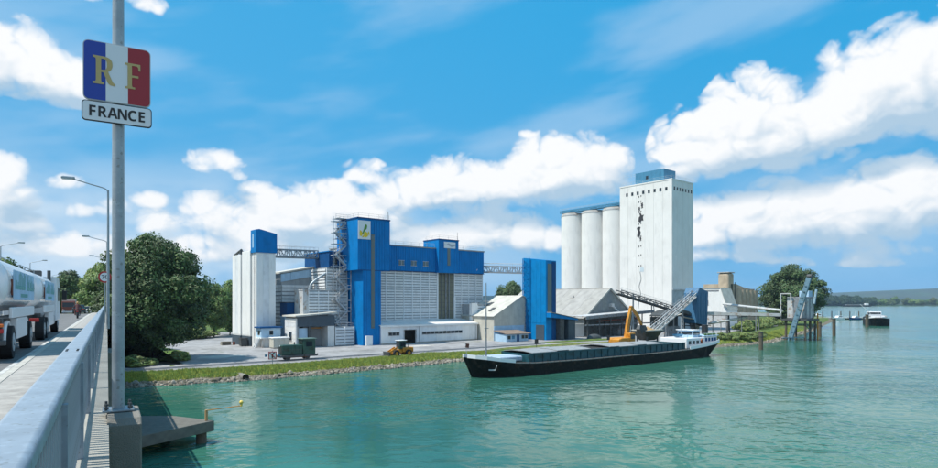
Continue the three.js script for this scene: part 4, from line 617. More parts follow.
{ const B = build('conveyor_bridge', 'steel lattice conveyor bridge from the blue capped tower to the ribbed block', 'conveyor', -15, -16, 'lattice conveyor bridges'); truss(B, V(-22.9, 23.4, -16.2), V(-10.7, 23.6, -16.2), 2, 2.0, 9, M.steel, M.blueLight); }
{ const B = build('conveyor_bridge', 'lattice conveyor bridge from the blue storey to the freestanding blue tower', 'conveyor', 48, -2, 'lattice conveyor bridges'); truss(B, V(43.6, 21.2, -9), V(49.5, 20.4, 6.4), 1.8, 2.0, 10, M.steel, M.blueLight); }

// ---------------------------------------------------------------- warehouses, freestanding tower and silos
{
  const B = build('gabled_warehouse', 'cream gabled warehouse with pale roof behind the freestanding blue tower', 'warehouse', 45, -6);
  B.add('wall', [poly([[34.5, 0], [58, 0], [58, 7.4], [46.3, 13.2], [34.5, 7.4]], 26).translate(0, 0, -19)], M.cream); B.add('lower_wall', [box(34.45, 47, 0, 4.4, 6.9, 7.06)], M.paleBlue);
  for (const [s, x0, x1] of [[1, 34.0, 46.3], [-1, 58.5, 46.3]]) B.add('roof', [bar(V((x0 + x1) / 2, (7.15 + 13.45) / 2, -19.4), V((x0 + x1) / 2, (7.15 + 13.45) / 2, 7.3), Math.hypot(12.2, 6.3), .2).translate(-(x0 + x1) / 2, -10.3, 0).rotateZ(s * Math.atan(6.3 / 12.2)).translate((x0 + x1) / 2, 10.3, 0)], M.roofPale);
  for (let k = 0; k < 5; k++) { const t = .30 + (k % 2) * .26, x = 34 + 12.3 * t, y = 7.15 + 6.3 * t; B.add('rooflight', [new THREE.BoxGeometry(2.4, .06, 1.5).rotateZ(Math.atan(6.3 / 12.2)).translate(x, y + .19, -15 + k * 4.4)], M.steelDark); }
  const A = build('brown_roofed_annex', 'small white annex with brown roof at the foot of the cream warehouse', 'shed', 37, 11);
  A.add('wall', [box(33.4, 42.3, 0, 2.2, 8.6, 13.4)], M.paleBlue); A.add('roof', [bar(V(37.85, 2.3, 14.3), V(37.85, 3.1, 8.2), 9.6, .16)], M.roofBrown); for (const x of [34, 35.6, 39.6, 41]) A.add('window', [box(x, x + 1.1, .8, 1.8, 13.4, 13.46)], x === 35.6 ? M.blueLight : M.glass); A.add('door', [box(37.6, 38.6, .05, 2.0, 13.4, 13.47)], M.navy);
}
{
  const B = build('freestanding_blue_tower', 'freestanding bright blue elevator tower with dark front between the warehouses', 'tower', 50, 10.5);
  B.add('shaft', [poly([[-15.5, 0], [-6, 0], [-6, 25.2], [-15.5, 24.0]], 4.4).rotateY(Math.PI / 2).translate(47.8, 0, 0)], M.blueBright);
  for (let k = 0; k < 3; k++) B.add('sheet_panel', [box(47.73, 47.8, 5.2, 23.9, 9.6 + k * 1.95, 11.5 + k * 1.95)], M.blueBright);
  B.add('front_glazing', [box(48.4, 50.2, 7, 23, 15.5, 15.58)], M.oliveGlass); B.add('front_panel', [box(50.3, 52.1, .2, 23.6, 15.5, 15.6)], M.navy);
  const lat = []; for (let k = 0; k < 13; k++) { const y = .2 + k * 1.9; lat.push(bar(V(47.4, y, 6.2), V(47.4, y + 1.9, 8.9), .12, .12), bar(V(47.4, y + 1.9, 6.2), V(47.4, y, 8.9), .12, .12), bar(V(47.4, y, 6.1), V(47.4, y, 9), .12, .12)); } B.add('lattice', [...lat, bar(V(47.4, 0, 6.1), V(47.4, 25, 6.1), .2, .2), bar(V(47.4, 0, 9), V(47.4, 25, 9), .2, .2)], M.blueBright);
  B.add('gateway_shade', [box(47.66, 47.72, .1, 4.6, 11.4, 14.8)], M.greyBlue);  // dark sheet stands in for the shaded gateway, no recess is cut
  const C = build('loading_canopy', 'blue edged loading canopy on broad piers beside the freestanding tower', 'canopy', 54, 14);
  C.add('roof', [poly([[47.9, 6.9], [60.2, 5.9], [60.2, 6.3], [47.9, 8.3]], 6).translate(0, 0, 11.4)], M.blue); C.add('roof_sheet', [bar(V(48.0, 8.42, 14.4), V(60.6, 6.4, 14.4), 6.6, .08)], M.roofPale); C.add('pier', [box(52.4, 54.2, 0, 6.5, 11.6, 17)], M.steelDark); C.add('pier', [box(56.4, 59.6, 0, 6.2, 12, 16.8)], M.greyBlue); C.add('back_wall', [box(48.2, 52.4, 0, 6.8, 11.5, 11.7)], M.greyBlue);
}
{
  const B = build('grey_gabled_warehouse', 'big grey gabled warehouse with dull roof in front of the silos', 'warehouse', 88, -12);
  B.add('wall', [poly([[74, 0], [101.8, 0], [101.8, 6.4], [87.9, 16.1], [74, 6.4]], 42).translate(0, 0, -33.5)], M.gable);
  for (const [s, x0] of [[1, 73.2], [-1, 102.6]]) { const L = Math.hypot(14.7, 10.3), mx = (x0 + 87.9) / 2; for (let k = 0; k < 7; k++) B.add('roof_sheet', [new THREE.BoxGeometry(L, .22, 6.1).rotateZ(s * Math.atan(10.3 / 14.7)).translate(mx, 11.1, -31 + k * 6.16)], k % 2 ? M.roofGrey : mat(.385, .385, .38, { map: 'concrete', scale: 9, roughness: .9 })); B.add('barge_board', [new THREE.BoxGeometry(L + .1, .5, .2).rotateZ(s * Math.atan(10.3 / 14.7)).translate(mx, 11.15, 9.1)], M.roofPale); }
  B.add('ridge_cap', [box(87.6, 88.2, 16.2, 16.45, -34, 9)], M.roofGrey);
  for (let k = 0; k < 3; k++) B.add('roof_vent', [cyl(.35, .7, 83.2, 13.1, -22 + k * 9, 10)], M.steelPale);
  for (let k = 0; k < 9; k++) B.add('gable_sheet', [(() => { const x0 = 76.2 + k * 2.6, x1 = x0 + 2.54, h = x => 16.0 - Math.abs(x - 87.9) * .7; return poly([[x0, 7], [x1, 7], [x1, h(x1)], ...(x0 < 87.9 && x1 > 87.9 ? [[87.9, 16.0]] : []), [x0, h(x0)]], .06).translate(0, 0, 8.5); })()], k % 2 ? M.gable : mat(.225, .25, .26, { map: 'grime', scale: 5 }));
  B.add('spout', [rod(V(88.5, 10.4, 9.2), V(91.2, 7.6, 10.6), .28, 8), box(87.6, 89.2, 9.8, 11, 8.5, 9.6)], M.steelPale);
  const C = build('open_store', 'long low open store roof with machinery under it before the grey gable', 'shed', 84, 12);
  C.add('roof', [poly([[66, 6.6], [104, 8.3], [104, 8.7], [66, 7.0]], 7).translate(0, 0, 8.9)], M.steelPale); C.add('gutter_beam', [bar(V(66, 6.4, 15.8), V(104, 8.1, 15.8), .25, .9)], M.steel);
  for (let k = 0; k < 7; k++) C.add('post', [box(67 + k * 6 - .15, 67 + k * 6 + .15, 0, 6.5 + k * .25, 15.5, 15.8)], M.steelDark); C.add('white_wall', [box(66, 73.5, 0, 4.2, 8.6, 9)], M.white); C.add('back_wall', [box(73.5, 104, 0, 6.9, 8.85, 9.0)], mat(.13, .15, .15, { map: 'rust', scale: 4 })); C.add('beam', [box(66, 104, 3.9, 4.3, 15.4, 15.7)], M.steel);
  for (let k = 0; k < 3; k++) C.add('machine', [cyl(.55, 2.6, 77 + k * 3.2, 2.6, 12.4, 12), cyl(.2, 2.4, 77 + k * 3.2, .3, 12.4, 8), box(76.3 + k * 3.2, 77.7 + k * 3.2, 0, .4, 11.7, 13.1)], M.steelDark); C.add('machine', [rbox(86, 91, .2, 2.4, 11, 13.6, .1), rod(V(88, 2.2, 12), V(92, 5, 12), .3, 8)], M.steel); C.add('pipe', [rod(V(74, 5.2, 14), V(98, 5.8, 14), .25, 8)], M.rustRed);
  const Dk = build('tarpaulin_heap', 'dark tarpaulin covered heap beside the open store', 'heap', 66, 19); Dk.add('cover', [new THREE.SphereGeometry(1, 16, 8, 0, Math.PI * 2, 0, Math.PI / 2).scale(3.2, 1.5, 1.5).translate(66, 0, 19)], M.steelDark);
  const st = build('gantry_mast', 'pale steel mast supporting the inclined conveyor before the silo', 'mast', 82.5, 22); st.add('post', [bar(V(82.5, 0, 22), V(82.5, 14.2, 22), .35, .35)], M.galv); st.add('brace', [bar(V(80.5, 0, 22), V(82.5, 9, 22), .2, .2)], M.galv);
}
// silos
{
  const Z1 = 8, X0 = 128.7, W = 15.8, D = 24.6, H = 60;
  const B = build('silo_tower', 'huge square white concrete silo tower, tallest building of the works', 'silo', X0 + W / 2, Z1 - D / 2);
  B.add('body', [box(X0, X0 + W, 0, H, Z1 - D, Z1)], M.silo);
  for (let k = 0; k < 6; k++) B.add('wall_bay', [box(X0 - .09, X0, 0, H - .4, Z1 - D + k * 4.1 + .02, Z1 - D + k * 4.1 + 4.06)], M.silo); for (let k = 0; k < 4; k++) B.add('wall_bay', [box(X0 + k * 3.95 + .02, X0 + k * 3.95 + 3.9, 16.5, H - .4, Z1, Z1 + .09)], M.silo);
  B.add('front_base', [box(X0 + .1, X0 + W - .1, 0, 16.2, Z1, Z1 + .12)], mat(.36, .44, .50, { map: 'concrete', scale: 9 })); B.add('front_ledge', [box(X0, X0 + W, 16.2, 16.6, Z1, Z1 + .4)], M.steelPale);
  const wg = uvMetres(box(-.06, .06, 0, 1.3, -.48, .48)), wg2 = uvMetres(box(-.42, .42, 0, 1.3, -.06, .06));
  for (let k = 0; k < 8; k++) B.at('window', wg, M.glass, X0 - .13, H - 4.0, Z1 - D + 3.6 + k * 2.65, 0); for (let k = 0; k < 7; k++) B.at('window', wg2, M.glass, X0 + 1.6 + k * 2.1, H - 4.0, Z1 + .13, 0);
  B.add('parapet', [box(X0 - .15, X0 + W + .15, H, H + .5, Z1 - D - .1, Z1 + .15)], M.silo); B.add('roof_house', [box(X0 + 1, X0 + 9.5, H + .5, H + 5.2, Z1 - D + 7, Z1 - 4.2)], M.blueLight);
  for (let k = 0; k < 3; k++) B.add('house_panel', [box(X0 + .92, X0 + 1, H + .6, H + 5.1, Z1 - D + 7.1 + k * 3.95, Z1 - D + 11 + k * 3.95)], M.blueLight); B.add('house_window', [box(X0 + .86, X0 + .92, H + 2, H + 3.4, Z1 - 12.5, Z1 - 11.4)], M.glass);
  roofRail(B, [[X0 + .3, Z1 - D + .4], [X0 + .3, Z1 - .3], [X0 + W - .3, Z1 - .3]], H + .5, 1.3, 2.6); roofRail(B, [[X0 + 1, Z1 - D + 1], [X0 + 1, Z1 - D + 7]], H + 3.4, 1.6, 2.0);
  // painted climbing figures, bolts and the rope down the landward face
  const dk = mat(.03, .03, .035), zc = Z1 - 14.6, fig = (name, pts, y, dz, sc, m = dk) => B.add(name, [poly(pts.map(p => [p[0] * sc, p[1] * sc]), .05).rotateY(-Math.PI / 2).translate(X0 - .1, y, zc + dz)], m);
  const climber = [[-.6, -1.5], [-.2, -.6], [-.7, .1], [-.3, .7], [-.8, 1.3], [-.4, 1.6], [0, 1.0], [.3, 1.6], [.7, 1.5], [.5, .7], [.9, .2], [.5, -.4], [.8, -1.3], [.3, -1.5], [.1, -.6], [-.2, -1.6]];
  fig('painted_figure', climber, 51.3, .9, .75); fig('painted_figure', [[-1, -1.2], [-.2, -1.6], [.2, -.9], [.9, -1.1], [.7, .2], [1.1, .9], [.3, .8], [-.2, 1.7], [-.7, 1.5], [-.4, .6], [-.9, .2]], 46.3, .5, 1.25); fig('painted_figure', [[-.7, -1.7], [.5, -1.5], [.8, -.2], [.4, .5], [.7, 1.6], [-.3, 1.8], [-.8, 1.2], [-.4, .3]], 40.6, -.6, 1.2); fig('painted_figure', climber, 37.6, .2, .6); fig('painted_figure', climber, 50.0, -.4, .6);
  for (const y of [55.2, 53.0, 48.8, 43.9, 38.6, 34.6, 30.8, 26.4]) for (const dz of [-.55, .45]) fig('painted_dot', [[-.18, -.4], [.2, -.35], [.22, .4], [-.15, .42]], y + dz * .2, dz, .9);
  fig('painted_patch', [[-1, -.9], [.9, -1], [1, .8], [-.8, 1]], 24.9, .9, .9, mat(.50, .60, .66)); B.add('painted_rope', [new THREE.TubeGeometry(new THREE.CatmullRomCurve3([V(X0 - .1, 24, zc), V(X0 - .1, 21, zc + .5), V(X0 - .1, 18, zc - .4), V(X0 - .1, 15, zc + .3), V(X0 - .1, 12, zc - .5), V(X0 - .1, 9, zc - .8)]), 40, .16, 5)], mat(.25, .27, .28));
  const names = ['round white silo next to the square tower', 'middle round white silo of the three', 'leftmost round white silo of the three', 'round white silo mostly hidden behind the front row'];
  [[0, 5.0], [1, 16.8], [2, 29]].forEach(([i, dz]) => {
    const S = build('round_silo', names[i], 'silo', X0 + 6, Z1 - D - 1 - dz - .4, 'round white silos'), cz = Z1 - D - 1 - dz - .4;
    S.add('barrel', [new THREE.CylinderGeometry(5.85, 5.85, 51.6, 56).translate(X0 + 6, 25.8, cz)], M.silo); S.add('ring', [new THREE.CylinderGeometry(5.95, 5.95, .5, 56).translate(X0 + 6, 51.8, cz)], M.steelPale); for (let k = 1; k < 7; k++) S.add('joint_band', [new THREE.CylinderGeometry(5.875, 5.875, .12, 56).translate(X0 + 6, k * 7.4, cz)], M.silo); S.add('cover', [new THREE.CylinderGeometry(5.4, 5.9, .8, 40).translate(X0 + 6, 52.4, cz)], M.roofGrey);
    S.add('hatch_house', [box(X0 + 4.5, X0 + 6.5, 52.6, 54.6, cz - 1.2, cz + 1.2)], M.blueLight);
  });
  const Wk = build('silo_walkway', 'blue railed walkway running across the tops of the round silos', 'walkway', X0 + 6, Z1 - D - 17); truss(Wk, V(X0 + 3, 53.4, Z1 - D - 35.5), V(X0 + 3, 53.4, Z1 - D - .4), 1.8, 1.0, 14, M.blueLight, M.steelDark);
}
M.chute = mat(.035, .15, .29, { map: 'grime', scale: 4, roughness: .6 });
// inclined conveyors, hopper, chute tower
{ const B = build('inclined_conveyor', 'dark inclined conveyor falling to the right in front of the silo base', 'conveyor', 92, 23); truss(B, V(76, 14.0, 21), V(112, 6.6, 25), 2.2, 1.3, 13, M.steelDark, M.steelDark); for (const t of [.45, .8]) { const x = 76 + 36 * t, y = 14 - 7.4 * t; B.add('trestle', [bar(V(x, 0, 22.6), V(x, y, 22.6), .25, .25), bar(V(x + 1.6, 0, 24), V(x, y, 23.2), .2, .2)], M.steel); } }
{ const B = build('conveyor_shed', 'weathered open shed with pale roof under the inclined conveyors', 'shed', 97, 27); B.add('roof', [poly([[88, 7.2], [92, 8.6], [97, 9.0], [102, 8.4], [105, 6.9], [105, 6.5], [97, 8.4], [88, 6.8]], 6).translate(0, 0, 24.6)], M.steelDark); B.add('roof_sheet', [bar(V(88.5, 6.4, 31), V(96, 7.6, 31), 1.6, .1), bar(V(97, 6.6, 31), V(104, 5.6, 31), 1.6, .1)], M.roofPale); for (const x of [88.5, 93, 98, 104]) B.add('post', [box(x - .15, x + .15, 0, 6.8, 30.2, 30.5)], M.steel); B.add('back_wall', [box(88.2, 104.8, 0, 6.6, 24.6, 24.8)], M.steelDark); B.add('bunker', [poly([[90, 0], [101, 0], [99.5, 3.4], [91.5, 3.4]], 3).translate(0, 0, 25.5)], M.steel); }
{
  const B = build('loading_conveyor', 'steep conveyor rising from the quay hopper to the blue chute tower', 'conveyor', 80, 38); truss(B, V(57.5, 2.2, 44.4), V(105, 13.4, 30.8), 2.0, 1.3, 18, M.steelPale, M.steelDark); for (const t of [.35, .7]) { const p = V(57.5, 2.2, 44.4).lerp(V(105, 13.4, 30.8), t); B.add('trestle', [bar(V(p.x - .9, 0, p.z), p.clone(), .22, .22), bar(V(p.x + .9, 0, p.z), p.clone(), .22, .22)], M.steel); } B.add('head_drum', [wheelGeo(.8, 2.0, 0, 0, 0, 18).rotateY(.28).translate(105.2, 14.6, 30.8)], M.steelDark);
  const C = build('chute_tower', 'blue grey chute tower at the top of the steep conveyor', 'tower', 107, 30); C.add('upper_house', [poly([[103.2, 4.4], [110.5, 3.4], [111.2, 15.0], [105.6, 16.4], [104.2, 14.6]], 5).translate(0, 0, 27.5)], M.chute); for (const [x, z] of [[103.6, 28], [110.2, 28], [103.6, 32], [110.2, 32]]) C.add('leg', [box(x - .2, x + .2, 0, 4.6, z - .2, z + .2)], M.steelDark); C.add('chute', [poly([[105, 4.2], [108.5, 3.8], [107.4, 1.2], [106.2, 1.2]], 2).translate(0, 0, 29)], M.steel); C.add('platform', [box(103, 112, 3.3, 3.5, 27.2, 33)], M.steelDark); roofRail(C, [[104.4, 32.4], [111, 32.4]], 14.9, 1.1, 2); C.add('rib', Array.from({ length: 4 }, (_, k) => box(104.4 + k * 1.7, 104.55 + k * 1.7, 4.5, 14.6, 32.5, 32.62)), M.chute);
  const Hp = build('quay_hopper', 'dark steel hopper heaped with grain under the excavator arm', 'hopper', 55, 45.5); Hp.add('bin', [new THREE.CylinderGeometry(4.4, 2.2, 2.6, 4, 1).rotateY(Math.PI / 4).scale(1.2, 1, .8).translate(55, 2.6, 45.5)], M.steelDark); Hp.add('rim', [box(51.2, 58.8, 3.85, 4.1, 42.9, 43.2), box(51.2, 58.8, 3.85, 4.1, 47.8, 48.1), box(51.2, 51.5, 3.85, 4.1, 42.9, 48.1), box(58.5, 58.8, 3.85, 4.1, 42.9, 48.1)], M.roofPale); Hp.add('grain_heap', [new THREE.ConeGeometry(3.2, 1.3, 20).scale(1.1, 1, .7).translate(55, 4.3, 45.5)], M.grain); for (const [x, z] of [[52.6, 44], [57.4, 44], [52.6, 47], [57.4, 47]]) Hp.add('leg', [box(x - .18, x + .18, 0, 2.4, z - .18, z + .18)], M.steelDark);
}
// buildings farther along the bank
{
  const B = build('white_gable_hall', 'small white hall with steep sloping end right of the silo tower', 'building', 187, -2); const zy = (pts, d, x) => poly(pts.map(p => [-p[0], p[1]]), d).rotateY(Math.PI / 2).translate(x, 0, 0);
  B.add('wall', [zy([[-9, 0], [3.7, 0], [3.7, 8.0], [.4, 17.6], [-9, 17.8]], 9.6, 182)], M.white); for (let k = 0; k < 3; k++) B.add('wall_sheet', [box(181.93, 182, 7, 16.2, -8.9 + k * 3.05, -5.9 + k * 3.05)], M.white); B.add('roof', [bar(V(186.7, 7.8, 4.0), V(186.7, 17.9, .5), 10, .22)], M.roofPale); B.add('top_roof', [box(181.8, 191.8, 17.8, 18.1, -9.2, .6)], M.roofPale); B.add('lower_wall', [box(181.88, 182, 0, 6.8, -9, 3.7)], M.steelPale); B.add('vent', [box(181.86, 181.93, 9.8, 12.4, -6.4, -5.4)], M.steel); B.add('band', [box(181.86, 182, 16.5, 17.1, -8.6, -.4)], M.steel);
  const C = build('brown_silo', 'weathered beige concrete silo with a slim stair turret', 'silo', 206, -8); C.add('body', [poly([[195, 0], [219, 0], [219, 17.6], [207, 18.8], [200, 20.2], [195, 20.2]], 14).translate(0, 0, -15)], M.brownConcrete); for (let k = 0; k < 5; k++) C.add('bin', [new THREE.CylinderGeometry(2.1, 2.1, 17.8 - k * .2, 22).translate(200.6 + k * 4.2, 8.8, -.9)], M.brownConcrete); C.add('turret', [rbox(192.6, 198.2, 0, 25.4, -6.6, -1.0, 1.2, 4)], M.brownConcrete); C.add('turret_cap', [rbox(192.4, 198.4, 25.4, 25.9, -6.8, -.8, .2)], M.roofGrey); C.add('window', [box(195, 196, 17, 20, -1.0, -.9)], M.glass); C.add('ladder', [bar(V(198.4, 1, -.8), V(198.4, 21, -.8), .5, .12)], M.steelDark); C.add('roof_edge', [box(207, 219.3, 17.6, 18, -15.2, -.8)], M.roofGrey);
  const D = build('blue_roofed_house', 'low pale house with blue roof behind the round tree', 'house', 330, -62); D.add('wall', [box(322, 340, 0, 5, -68, -58)], M.whiteB); D.add('roof', [poly([[-5.5, 5], [5.5, 5], [0, 9]], 19).rotateY(Math.PI / 2).translate(321.5, 0, -63)], M.blueLight); for (let k = 0; k < 4; k++) D.add('window', [box(324 + k * 4, 325.6 + k * 4, 1.6, 3.4, -58, -57.9)], M.glass);
}
// galleries and pipes to the jetty
{
  const G1 = build('gallery', 'level pipe gallery on trestles from the chute tower to the jetty crane', 'gallery', 116, 41); G1.add('duct', [bar(V(111, 7.6, 31), V(124.6, 7.2, 51), 1.6, 1.0)], M.steelPale); G1.add('walkway', [bar(V(112, 6.9, 31.5), V(125.5, 6.5, 51), 2.4, .12)], M.steelDark); for (const t of [.12, .3, .5, .72]) { const x = 111 + 13.6 * t, z = 31 + 20 * t; G1.add('trestle', [bar(V(x, -.2, z), V(x, 7, z), .22, .22)], M.steel); } { const x = 115.6, z = 37.5; G1.add('trestle', [bar(V(x - .8, 0, z), V(x, 7, z), .4, .4), bar(V(x + .9, 0, z), V(x, 7, z), .4, .4), box(x - 1.4, x + 1.4, 0, .6, z - .8, z + .8)], M.steelDark); }
  const G2 = build('inclined_pipe', 'pale tube sloping from the white hall down to the jetty crane', 'pipe', 138, 30); G2.add('tube', [rod(V(181.6, 10.6, 2.0), V(125.6, 8.6, 50.8), .5, 14)], M.pipe); G2.add('support', [bar(V(146, 0, 33.0), V(146, 9.2, 33.0), .25, .25)], M.steel);
  const G3 = build('inclined_pipe', 'lower tube rising from the chute tower foot to the level gallery', 'pipe', 116, 37); G3.add('tube', [rod(V(111.3, 4.0, 32.4), V(119.4, 6.4, 42.2), .42, 12)], M.pipe); G3.add('support', [bar(V(114, 0, 35.6), V(114, 4.6, 35.6), .18, .18)], M.steel);
}
// jetty crane
{
  const cx = 129, cz = 55.5, B = build('jetty_crane', 'grey machinery house on piles with a leaning blue boom at the jetty', 'crane', cx, cz, null, 0);
  for (const [x, z] of [[-4, -3], [4, -3], [-4, 3], [4, 3], [0, 3]]) B.add('pile', [rod(V(cx + x, -2.5, cz + z), V(cx + x, 6.6, cz + z), .38, 10)], M.wood); B.add('pile', [rod(V(cx + 4.6, -2, cz + 3.6), V(cx + 4.6, 9, cz + 3.6), .25, 8)], M.yellow);
  B.add('deck', [box(cx - 5.2, cx + 5, 6.5, 7.1, cz - 4, cz + 4)], M.steelDark); B.add('house', [rbox(cx - 3.2, cx + 4.2, 7.1, 14.4, cz - 3, cz + 2.6, .1)], M.steel); for (let k = 0; k < 3; k++) B.add('house_panel', [box(cx - 3.28, cx - 3.2, 7.4, 13.9, cz - 2.9 + k * 1.84, cz - 1.1 + k * 1.84)], k % 2 ? M.steel : M.steelPale); for (let k = 0; k < 5; k++) B.add('house_panel', [box(cx - 3.1 + k * 1.46, cx - 1.72 + k * 1.46, 7.4, 13.9, cz + 2.6, cz + 2.68)], k % 2 ? M.steelPale : M.steel);
  B.add('cab', [rbox(cx + 1.5, cx + 4.6, 14.4, 16.4, cz - 1, cz + 2, .1)], M.paleBlue); B.add('boom', [bar(V(cx - 5.4, 1.0, cz - 1.0), V(cx - 5.0, 20.8, cz + 4.6), 1.1, 1.4)], M.crane); B.add('boom_lattice', Array.from({ length: 9 }, (_, k) => { const p = V(cx - 6.1, 3, cz - .4).lerp(V(cx - 5.8, 19.8, cz + 4.3), k / 9); return box(p.x - .06, p.x + .1, p.y, p.y + .12, p.z - .35, p.z + .35); }), M.crane); B.add('boom_tip', [wheelGeo(.7, 1.4, cx - 5, 21.0, cz + 4.7, 14)], M.steelDark); B.add('second_boom', [bar(V(cx + 2.2, 12, cz + 3.4), V(cx + 4.2, 16.8, cz + 3.4), .6, .7)], M.crane);
  B.add('portal_frame', [bar(V(cx - 4.2, 7, cz - 4.6), V(cx - 4.2, 15.6, cz - 4.6), .35, .35), bar(V(cx - 4.2, 15.5, cz - 4.6), V(cx - 4.2, 15.5, cz - 1.4), .35, .35), bar(V(cx - 4.2, 13, cz - 1.4), V(cx - 4.2, 15.6, cz - 1.4), .3, .3)], M.steelPale); B.add('lower_strut', [bar(V(cx - 5.4, 1.5, cz - 1), V(cx - 4.6, -2, cz + .8), .8, .8), bar(V(cx - 5.4, 3, cz - .6), V(cx - 5, -2, cz - 2.4), .5, .5)], M.crane); B.add('crossbrace', [bar(V(cx - 14, 1.2, cz), V(cx - 4, 1.2, cz + 3), .25, .3), bar(V(cx - 4, 1.0, cz + 3), V(cx + 4, 5.5, cz + 3), .2, .2), bar(V(cx + 4, 1.0, cz + 3), V(cx - 4, 5.5, cz + 3), .2, .2)], M.crane);
}
function dolphin(label, x, z, h, r = .5) { const B = build('mooring_post', label, 'mooring post', x, z, 'mooring posts in the river', 0); B.add('post', [cyl(r, h + 3, x, -3, z, 16, r * .95)], M.wood); B.add('cap', [cyl(r * 1.08, .3, x, h, z, 16)], M.steelDark); B.add('band', [cyl(r * 1.05, .25, x, h - 1.2, z, 16)], M.steelDark); }
dolphin('dark mooring post nearest the barge stern', 76.1, 66.1, 4.6, .55); dolphin('mooring post just right of the jetty crane', 152.4, 53.1, 5.2, .5); dolphin('mooring post farthest right beyond the crane', 163.4, 54, 6.2, .6); dolphin('mooring post left of the distant moored barge', 265.7, 34.5, 6.1, .8);

// ---------------------------------------------------------------- vessels
function hullGeo(st, keel) {
  const pos = [], idx = [], n = 6;
  for (const [xt, xb, bt, bw, d] of st) { const bil = .86; pos.push(xb, keel, bw * bil, (xt + xb * 2) / 3, 0, bw + (bt - bw) * .45, xt, d, bt, xt, d, -bt, (xt + xb * 2) / 3, 0, -(bw + (bt - bw) * .45), xb, keel, -bw * bil); }
  for (let i = 0; i < st.length - 1; i++) for (let j = 0; j < n; j++) { const a = i * n + j, b = i * n + (j + 1) % n, c = a + n, e = b + n; idx.push(a, c, b, b, c, e); }
  const e0 = (st.length - 1) * n; for (let j = 1; j < n - 1; j++) { idx.push(0, j, j + 1); idx.push(e0, e0 + j + 1, e0 + j); }
  let g = new THREE.BufferGeometry(); g.setAttribute('position', new THREE.Float32BufferAttribute(pos, 3)); g.setIndex(idx); g = g.toNonIndexed(); g.computeVertexNormals(); g.setAttribute('uv', new THREE.Float32BufferAttribute(new Float32Array(g.attributes.position.count * 2), 2)); return g;
}
function edgeStrip(st, y0, y1, t = .12, from = -99, to = 99, sides = [1, -1]) {         // bulwark: thin upright strip along both deck edges
  const g = []; const s = st.filter(q => q[0] >= from && q[0] <= to);
  for (let i = 0; i < s.length - 1; i++) for (const k of sides) { const a = V(s[i][0], s[i][4] + (y0 + y1) / 2, k * s[i][2]), b = V(s[i + 1][0], s[i + 1][4] + (y0 + y1) / 2, k * s[i + 1][2]); g.push(bar(a, b, t, y1 - y0)); }
  return g;
}
